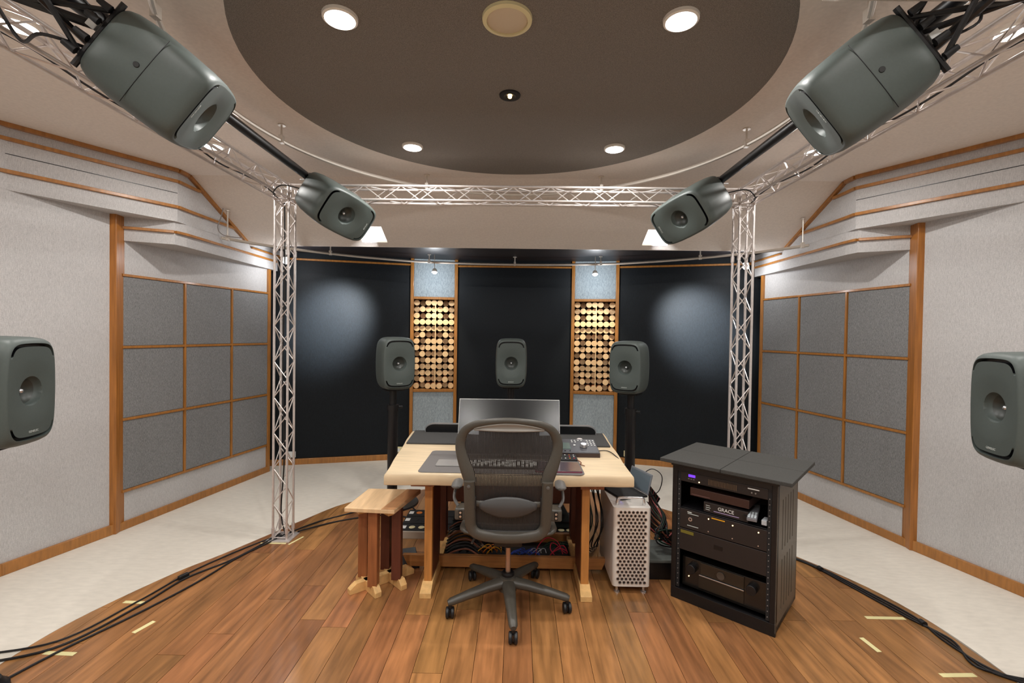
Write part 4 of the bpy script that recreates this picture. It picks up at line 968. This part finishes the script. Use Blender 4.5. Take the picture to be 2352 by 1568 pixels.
# ================================================================ EQUIPMENT RACK
rk = thing('equipment_rack', 'black equipment rack on the wood floor with four dark pads on top', 'rack', (.954, 2.683, 0), math.atan2(-.361, .403))
RW, RD, RH = .541, .442, .785
MB().box((0, 0, .0), (RW, .02, .065)).build('front_plinth', M_black, rk, bevel=.002)
for x in (0, RW - .028): MB().box((x, 0, .065), (x + .028, .03, RH - .02)).build('front_upright', M_black, rk, bevel=.002)
MB().box((.028, 0, .738), (RW - .028, .03, RH - .02)).build('front_header', M_black, rk)
MB().box((-.008, -.008, RH - .022), (RW + .008, RD + .008, RH)).build('top_plate', M_black, rk, bevel=.003)
MB().box((0, .02, .02), (RW, RD, .045)).build('bottom_plate', M_black, rk)
MB().box((0, RD - .01, .04), (RW, RD, RH - .02)).build('rear_panel', M_black, rk)
def slotted(x0, x1, name):
    b = MB(); ys = [.10 + .056 * i for i in range(5)]; zz = [(.10, .36), (.41, .67)]; w_ = .013
    edges = [.0] + [v for y in ys for v in (y, y + w_)] + [RD]
    for i in range(0, len(edges), 2): b.box((x0, edges[i], .02), (x1, edges[i + 1], RH - .02))
    for y in ys:
        b.box((x0, y, .02), (x1, y + w_, zz[0][0])); b.box((x0, y, zz[0][1]), (x1, y + w_, zz[1][0])); b.box((x0, y, zz[1][1]), (x1, y + w_, RH - .02))
    return b.build(name, mat('rack_side', lin(92, 86, 76), .45, noise=.08, nscale=50), rk)
slotted(RW - .004, RW, 'side_panel'); MB().box((0, 0, .02), (.004, RD, RH - .02)).build('side_panel', M_black, rk)
for s in (.034, RW - .042):
    b = MB()
    for i in range(22): b.cyl((s + .004, .006, .09 + i * .0285), (s + .004, .001, .09 + i * .0285), .0028, n=6)
    b.build('rack_screws', M_alum, rk)['kind'] = 'stuff'
for s in (.029, RW - .046): MB().box((s, .004, .07), (s + .017, .012, .738)).build('rack_rail', M_blackm, rk)
for i in range(2):
    for j in range(2):
        ax, ay = -.055 + i * .335, -.055 + j * .275
        MB().box((ax, ay, RH), (ax + .332, ay + .272, RH + .02)).build('top_pad', M_rackpad, rk, bevel=.003)
for x in (.05, RW - .05):
    for y in (.05, RD - .05): MB().cyl((x, y, 0), (x, y, .02), .02, n=14).build('foot', M_rub, rk)
A_, B_ = .046, RW - .046
def unit(name, label, z0, z1, y0, y1, m, cat='rack unit', x0=A_, x1=B_, grp=None):
    t = bpy.data.objects.new(name, None); COL.objects.link(t); t.matrix_world = rk.matrix_world.copy() if False else Matrix.Translation((.954, 2.683, 0)) @ Matrix.Rotation(math.atan2(-.361, .403), 4, 'Z')
    tag(t, label, cat, grp)
    MB().box((x0, y0, z0), (x1, y1, z1)).build('case', m, t, bevel=.002)
    return t
Mu = mat('unit_black', lin(34, 28, 27), .45, noise=.1, nscale=80)
t = unit('audio_processor', 'top rack unit with small violet display and a meter grid', .682, .736, .002, .30, Mu)
MB().box((.09, .0, .713), (.128, .003, .727)).build('violet_display', M_violet, t)
MB().cyl((.15, -.001, .694), (.15, .003, .694), .0035, n=10).build('lamp', M_warmled, t)
b = MB()
for i in range(20): b.box((.20 + i * .0075, -.0005, .692), (.2035 + i * .0075, .002, .722))
b.build('meter_grid', mat('meter_brown', lin(96, 76, 56), .5), t)['kind'] = 'stuff'
MB().box((.40, -.0005, .718), (.455, .0025, .723)).build('printed_line', M_white, t)
for i in range(3): MB().box((.088 + i * .014, -.0005, .700), (.096 + i * .014, .0025, .704)).build('button', M_alum, t)
for i in range(2): MB().cyl((.42 + i * .018, -.003, .702), (.42 + i * .018, .003, .702), .004, n=10).build('button', M_alum, t)
t = unit('rack_shelf', 'thin black shelf inside the rack', .528, .532, .01, .38, M_black, 'shelf')
t = unit('disc_player', 'slim dark reddish unit lying under the top rack unit', .602, .648, .03, .30, mat('unit_red', lin(62, 38, 32), .4), x0=.09, x1=.40)
MB().box((.10, .028, .609), (.20, .031, .613)).build('trim_line', mat('dull_pink', lin(110, 80, 76), .4), t)
t = unit('headphone_amplifier', 'small black unit with white lettering on the rack shelf', .534, .588, .02, .24, Mu, x0=.17, x1=.40)
text('lettering', 'GRACE', .026, t, (.288, .0185, .566), (R(90), 0, 0), M_white)
MB().box((.225, .0185, .546), (.355, .0215, .5495)).build('printed_line', mat('lilac_print', lin(160, 140, 176), .5), t)
for i in range(3): MB().box((.182, .0185, .548 + i * .011), (.204 + .004 * (i % 2), .0215, .5505 + i * .011)).build('printed_line', M_logo, t)
MB().cyl((.383, .012, .56), (.383, .02, .56), .011, n=16).build('knob', M_black, t, True)
t = thing('remote_control', 'grey remote control with pale buttons poking out of the rack shelf', 'remote control', M=Matrix.Translation((.954, 2.683, 0)) @ Matrix.Rotation(math.atan2(-.361, .403), 4, 'Z') @ Matrix.Translation((.425, -.012, .556)) @ Matrix.Rotation(R(10), 4, 'Z') @ Matrix.Rotation(R(5), 4, 'X'))
MB().box((-.024, -.0, 0), (.024, .19, .018)).build('body', mat('remote_grey', lin(120, 120, 124), .35), t, bevel=.004)
bm_ = MB().box((-.0048, -.006, 0), (.0048, .006, .002)).mesh('button', mat('remote_button', lin(214, 222, 226), .4))
for r_ in range(4):
    for c_ in range(3): inst('button', bm_, t, (-.0145 + c_ * .0145, .016 + r_ * .019, .018))
t = thing('adapter_box', 'small white box at the right end of the rack shelf', 'box', M=Matrix.Translation((.954, 2.683, 0)) @ Matrix.Rotation(math.atan2(-.361, .403), 4, 'Z') @ Matrix.Translation((.464, .01, .545)))
MB().box((0, 0, 0), (.026, .06, .026)).build('case', mat('adapter_white', lin(176, 180, 184), .4), t, bevel=.003)
t = unit('patch_panel', 'black rack panel with round headphone socket and small lamps', .418, .526, .002, .10, Mu)
MB().lathe([(.005, 0), (.006, .003), (.011, .003), (.0115, 0)], 18, Matrix.Translation((.105, .002, .475)) @ Matrix.Rotation(R(90), 4, 'X'), closed=True).build('headphone_socket', M_silver, t, True)
text('lettering', 'PHONES 1/2', .0085, t, (.125, .0012, .508), (R(90), 0, 0), M_logo) if False else MB().box((.09, 0, .504), (.15, .003, .507)).build('printed_line', M_logo, t)
MB().box((.088, 0, .437), (.15, .003, .440)).build('printed_line', M_logo, t)
MB().box((.088, 0, .511), (.112, .003, .5165)).build('printed_label', M_logo, t)
MB().box((.22, 0, .512), (.29, .003, .517)).build('coloured_label', CAB['yellow'], t)
for x_ in (.205, .33, .455):
    for z_ in (.505, .436): MB().cyl((x_, -.001, z_), (x_, .003, z_), .0034, n=10).build('screw', M_warmled if z_ > .5 else M_silver, t)
t = unit('blank_panel', 'blank black rack panel with an olive strip label and small slot', .292, .414, .002, .06, Mu)
MB().box((.052, 0, .388), (.125, .003, .405)).build('olive_label', mat('olive_label', lin(110, 100, 30), .6), t)
MB().box((.235, 0, .352), (.28, .003, .372)).build('slot', M_spkd, t)
t = unit('receiver', 'large glossy black receiver with two knobs and silver strip in the rack bottom', .07, .235, .05, .38, mat('receiver_black', lin(26, 23, 20), .25, coat=.4))
MB().box((.15, .043, .165), (.38, .051, .232)).build('upper_fascia', mat('fascia', lin(40, 34, 26), .3, coat=.3), t, bevel=.002)
MB().box((.14, .045, .085), (.38, .051, .155)).build('flap', mat('fascia2', lin(36, 31, 24), .3, coat=.3), t, bevel=.002)
MB().box((.145, .040, .156), (.38, .0455, .162)).build('silver_strip', M_silver, t, bevel=.001)
MB().cyl((.262, .036, .196), (.262, .045, .196), .021, n=26).build('centre_badge', mat('badge', lin(90, 82, 74), .35, metal=.4), t, True)
for x_ in (.105, .42): MB().cyl((x_, .015, .185), (x_, .052, .185), .026, n=26).build('volume_knob' if x_ > .3 else 'selector_knob', M_black, t, True, bevel=.002)
MB().cyl((.085, .045, .13), (.085, .051, .13), .003, n=8).build('power_lamp', M_warmled, t)

# ================================================================ FLOOR THINGS
def taped(pts, label, w_=.024):
    a, c = pts; o = MB().prism(strip(a, c, -w_ / 2, w_ / 2), .0002, .0012).build('floor_tape', M_tape, origin=(a[0], a[1], 0)); tag(o, label, 'tape', 'floor marking tapes')
taped([(-2.096, 2.507), (-1.97, 2.503)], 'short tape mark on the left of the wood floor under the cables')
taped([(-1.830, 2.25), (-1.80, 2.345)], 'slanting tape mark on the left wood floor, above the lowest left tape')
taped([(-2.117, 2.097), (-1.97, 2.093)], 'lowest tape mark on the left of the wood floor')
taped([(1.946, 2.512), (2.155, 2.512)], 'long tape mark on the right wood floor near the cables')
taped([(1.797, 2.34), (1.808, 2.235)], 'slanting tape mark on the right wood floor beside the rack')
taped([(1.965, 2.087), (2.125, 2.094)], 'tape mark at the bottom right of the wood floor')
taped([(-1.75, 3.243), (-1.57, 3.243)], 'tape strip in front of the left truss foot plate', .012)
taped([(-1.545, 3.23), (-1.50, 3.36)], 'tape strip beside the left truss foot plate', .014)
zf = .006
G = 'floor cables on the left'
cable([(-2.42, 1.98, zf), (-2.1, 2.12, zf), (-1.98, 2.45, zf), (-1.93, 2.75, zf), (-1.80, 2.98, zf), (-1.73, 3.2, zf), (-1.66, 3.34, .03)], .0055, 'black', 'outer black cable along the left rim of the wood floor, ending at the truss foot', G)
cable([(-2.46, 2.05, zf), (-2.13, 2.17, zf), (-2.02, 2.5, zf), (-1.96, 2.80, zf), (-1.86, 3.05, zf), (-1.75, 3.26, zf), (-1.64, 3.32, .03)], .0045, 'black', 'thin black cable with a connector nearest the pale linoleum on the left', G)
cable([(-2.14, 1.78, zf), (-2.06, 2.08, zf), (-1.93, 2.40, zf), (-1.83, 2.72, zf), (-1.78, 3.0, zf), (-1.70, 3.22, zf), (-1.62, 3.33, .03)], .0055, 'black', 'innermost black cable on the left wood floor crossing the tape', G)
o = MB().box((-.012, -.03, 0), (.012, .03, .022)).build('cable_connector', M_rub, bevel=.005); o.location = (-1.95, 2.76, .004); o.rotation_euler = (0, 0, R(-20)); tag(o, 'black inline plug on the left floor cable', 'connector')
cable([(-1.60, 3.36, .03), (-1.50, 3.62, zf), (-1.32, 3.80, zf), (-1.15, 3.95, .02), (-.95, 4.1, zf), (-.8, 3.9, zf)], .006, 'black', 'black cable curving from the left truss foot towards the stand', 'floor cables behind the stool')
cable([(-1.56, 3.40, .02), (-1.40, 3.60, zf), (-1.2, 3.72, zf), (-.98, 3.78, zf), (-.72, 3.7, zf)], .006, 'black', 'lower black cable from the left truss foot passing behind the stool', 'floor cables behind the stool')
G = 'floor cables on the right'
for k_, (d1, d2) in enumerate(((0, 0), (.022, .03), (-.022, .10))):
    cable([(1.70, 3.10, zf), (1.90, 3.22 - .02 * k_, zf), (2.02 + d1 * .5, 3.06, zf), (2.11 + d1, 2.80, zf), (2.19 + d1, 2.52, zf), (2.215 - d1, 2.33, zf), (2.20 + d1, 2.14, zf), (2.28 + d2, 2.05, zf), (2.46 + d2, 1.93 + d2, zf)], .005, 'black',
          ('middle black cable along the right rim of the wood floor', 'outermost black cable along the right rim of the wood floor', 'innermost black cable along the right rim of the wood floor')[k_], G)
for (x, y, lab) in ((2.03, 3.02, 'black cable tie on the right floor cables behind the rack'), (2.205, 2.46, 'black cable tie on the right floor cables near the long tape')):
    o = MB().cyl((0, -.014, .009), (0, .014, .009), .016, n=12).build('cable_tie', M_rub, smooth=True); o.location = (x, y, 0); tag(o, lab, 'cable tie')
# wall sockets
for (x, y, w_, lab, cat) in ((-1.33, 5.455, .045, 'cream socket plate low on the dark wall left of the desk', 'socket'), (1.33, 5.455, .02, 'narrow cream socket plate low on the dark wall right of the desk', 'socket'), (-2.47, 5.155, .045, 'white plate low on the dark wall behind the left truss post', 'socket')):
    t = thing('wall_socket', lab, cat, (x, y, .12), 0, 'wall sockets')
    MB().box((-w_, -.012, -.03), (w_, .012, .035)).build('plate', M_cream if x > -2 else M_white, t, bevel=.003)
    MB().box((-w_ * .5, -.016, -.018), (w_ * .1, -.011, .02)).build('insert', M_white, t)
# flat long equipment box behind the desk
eb = thing('equipment_box', 'long flat black box with beige front and white and orange labels behind the desk', 'equipment box', (-.16, 3.56, 0))
MB().box((-.65, -.20, 0), (.65, -.185, .052)).build('front_edge', M_beige, eb, bevel=.002)
for k_ in range(3): MB().box((-.65, -.185 + k_ * .13, 0), (.65, -.06 + k_ * .13, .054 + .004 * k_)).build('lid_section', M_blackm, eb, bevel=.003)
for k_ in range(3):
    y = -.15 + k_ * .13; z = .0545 + .004 * k_
    MB().box((-.64, y, z), (-.605, y + .05, z + .001)).build('white_label', M_white, eb)
    for j, x in enumerate((-.56, -.49, .55, .61)):
        MB().lathe([(.024, 0), (.022, .0025), (.003, .003)], 20, Matrix.Translation((x, y + .025, z))).build('round_label', (M_cream if k_ == 0 else CAB['orange'] if (k_ == 2 and j < 1) or (k_ == 1 and j == 2) else M_blackm), eb, True)
bl = thing('black_cloth_case', 'dark soft case standing behind the chair under the desk', 'case', (.02, 3.46, .064))
b = MB().add([(-.45, -.02, 0), (.45, -.02, 0), (.45, .19, 0), (-.45, .19, 0), (-.43, -.0, .10), (.43, -.0, .10), (.37, .17, .17), (-.37, .17, .17)], [(0, 3, 2, 1), (4, 5, 6, 7), (0, 1, 5, 4), (1, 2, 6, 5), (2, 3, 7, 6), (3, 0, 4, 7)])
b.build('body', mat('dark_green_cloth', lin(28, 34, 32), .9, noise=.2, nscale=100), bl, bevel=.01)
MB().box((-.44, -.0225, .045), (.44, -.008, .051)).build('zip', M_black, bl)
o = MB().box((-.03, -.03, 0), (.03, .03, .05)).build('power_adapter', M_beige, bevel=.006); o.location = (-.19, 3.08, .045); o.rotation_euler = (0, 0, .5); tag(o, 'beige block adapter among the cables left of the chair column', 'adapter')
# loose cables in the desk tray
rr = random.Random(5)
class Tangle:
    def __init__(t, c, label, tray=True): t.tray = tray; t.b = MB(); t.c = c; t.l = label; t.o = None
    def add(t, pts, r=.004):
        if t.tray: pts = [(p[0], p[1] * .9 + .385, p[2] - .045) for p in pts]
        t.o = t.o or tuple(pts[0]); t.b.tube(spline(pts, 6), r, 6)
    def done(t):
        tag(t.b.build('cable_tangle', CAB[t.c], smooth=True, origin=t.o), t.l, 'cables', None, 'stuff')
def loop(cx, cy, r, z, c, lab, grp, k_=9, e=.012, rad=.003):
    pts = [(cx + r * math.cos(i * .8) * (1 + .15 * rr.random()), cy + r * .8 * math.sin(i * .8), z + e * math.sin(i * 1.3) + e + .002 * i) for i in range(k_)]
    return grp.add(pts, rad) if isinstance(grp, Tangle) else cable([(p[0], p[1] * .9 + .385, p[2] - .045) for p in pts], rad, c, lab, grp)
G = 'cables in the desk tray'
for i, x in enumerate((-.15, -.115, -.085)): loop(x, 2.92, .045, .10, 'yellow' if i != 1 else 'orange', ('leftmost yellow lead looped in the tray', 'orange lead looped between the yellow ones in the tray', 'right yellow lead looped by the chair column')[i], G, e=.03)
cable([(.18, 3.0, .055), (.20, 3.02, .12), (.26, 3.08, .15), (.33, 3.07, .13), (.36, 3.0, .08)], .003, 'red', 'red lead arching at the right of the tray', G)
loop(.335, 2.92, .05, .10, 'red', 'coiled red lead at the right end of the tray', G, 14, .03)
TB = Tangle('blue', 'tangle of blue leads right of the chair column in the tray'); TWh = Tangle('white', 'few thin white leads beside the blue tangle in the tray')
TA = Tangle('black', 'heap of black leads arching at the left of the tray'); TBr = Tangle('brown', 'brown leads arching among the black ones at the left of the tray')
TC = Tangle('black', 'black leads coiled flat on the middle of the tray'); TG = Tangle('green', 'dark green leads coiled at the right back of the tray')
for i in range(7): loop(.04 + .022 * i, 2.90 + .02 * (i % 3), .035, .095, 'blue', '', TB, 10, .02, .0025)
for i in range(3): loop(.16 + .03 * i, 2.93, .03, .10, 'white', '', TWh, 7, .02, .002)
for i in range(10):
    y = 2.86 + .03 * i
    (TA if i % 3 else TBr).add([(-.41, y + .02, .10 + .01 * i), (-.34, y, .15 + .010 * i), (-.25, y + .01, .16 + .008 * i), (-.15, y - .02, .11)], .0055)
for i in range(6): loop(-.32 + .05 * i, 2.96, .045, .095, 'black', '', TC, 9, .02, .005)
for i in range(4): loop(.28 + .03 * i, 3.05, .04, .095, '', '', TG, 9, .02, .004)
TH = Tangle('black', 'black leads hanging between the right desk leg and the tower', False); TI_ = Tangle('green', 'green leads hanging close behind the right desk leg', False)
for i in range(7):
    x = .50 + .018 * i
    (TI_ if i < 2 else TH).add([(x + .03, 3.2, .655), (x, 3.05 + .02 * i, .5), (x + .03 * (i % 2), 3.0, .3), (x - .02, 3.05, .12), (x + .04, 3.15 + .03 * i, zf)], .0045)
for t_ in (TB, TWh, TA, TBr, TC, TG, TH, TI_): t_.done()
# box and bundle between tower and rack
bx = thing('floor_case', 'low grey topped black case on the floor between the tower and the rack', 'case', (.98, 3.02, 0))
MB().box((-.10, -.16, 0), (.14, .12, .105)).build('body', M_black, bx, bevel=.004)
MB().box((-.105, -.165, .105), (.145, .125, .125)).build('lid', mat('lid_grey', lin(96, 100, 96), .6), bx, bevel=.004)
TT_ = {c: Tangle(c, l, False) for c, l in (('black', 'thick bundle of black leads between the silver tower and the rack'), ('green', 'dark green leads in the bundle between the silver tower and the rack'), ('pink', 'pink leads in the bundle beside the rack'), ('brown', 'brown leads low in the bundle beside the rack'))}
for i in range(30):
    c_ = ('black', 'green', 'black', 'pink', 'black', 'black', 'black', 'brown')[i % 8]
    TT_[c_].add([(.90 + .004 * i, 3.12, .56 - .005 * i), (.95, 3.05 + .004 * i, .45 - .008 * i), (1.0 + .01 * (i % 3), 3.0, .34 - .005 * i), (.94 + .014 * (i % 6), 2.93 + .012 * (i % 5), .21 + .009 * (i % 9)), (1.07, 2.98, .15 + .009 * (i % 13)), (1.16, 3.1, .14 + .006 * (i % 11))], .0048)
for t_ in TT_.values(): t_.done()
cable([(.86, 3.05, .58), (.93, 3.02, .64), (.99, 3.0, .60), (.98, 3.02, .50), (.93, 3.05, .45)], .003, 'black', 'thin black loop of cable standing out right of the laptop')
# dark thing under the stool edge: pedal
pd = thing('foot_pedal', 'dark wedge shaped foot pedal behind the stool by the desk leg', 'pedal', (-.64, 3.02, 0), R(20))
MB().box((-.012, -.1, 0), (.012, .1, .34)).build('post', M_black, pd) if False else None
wedge(-.05, .05, -.10, .10, .02, .05).build('plate', M_black, pd, bevel=.003)
MB().box((-.055, .10, 0), (.055, .12, .03)).build('hinge', M_rub, pd, bevel=.002)
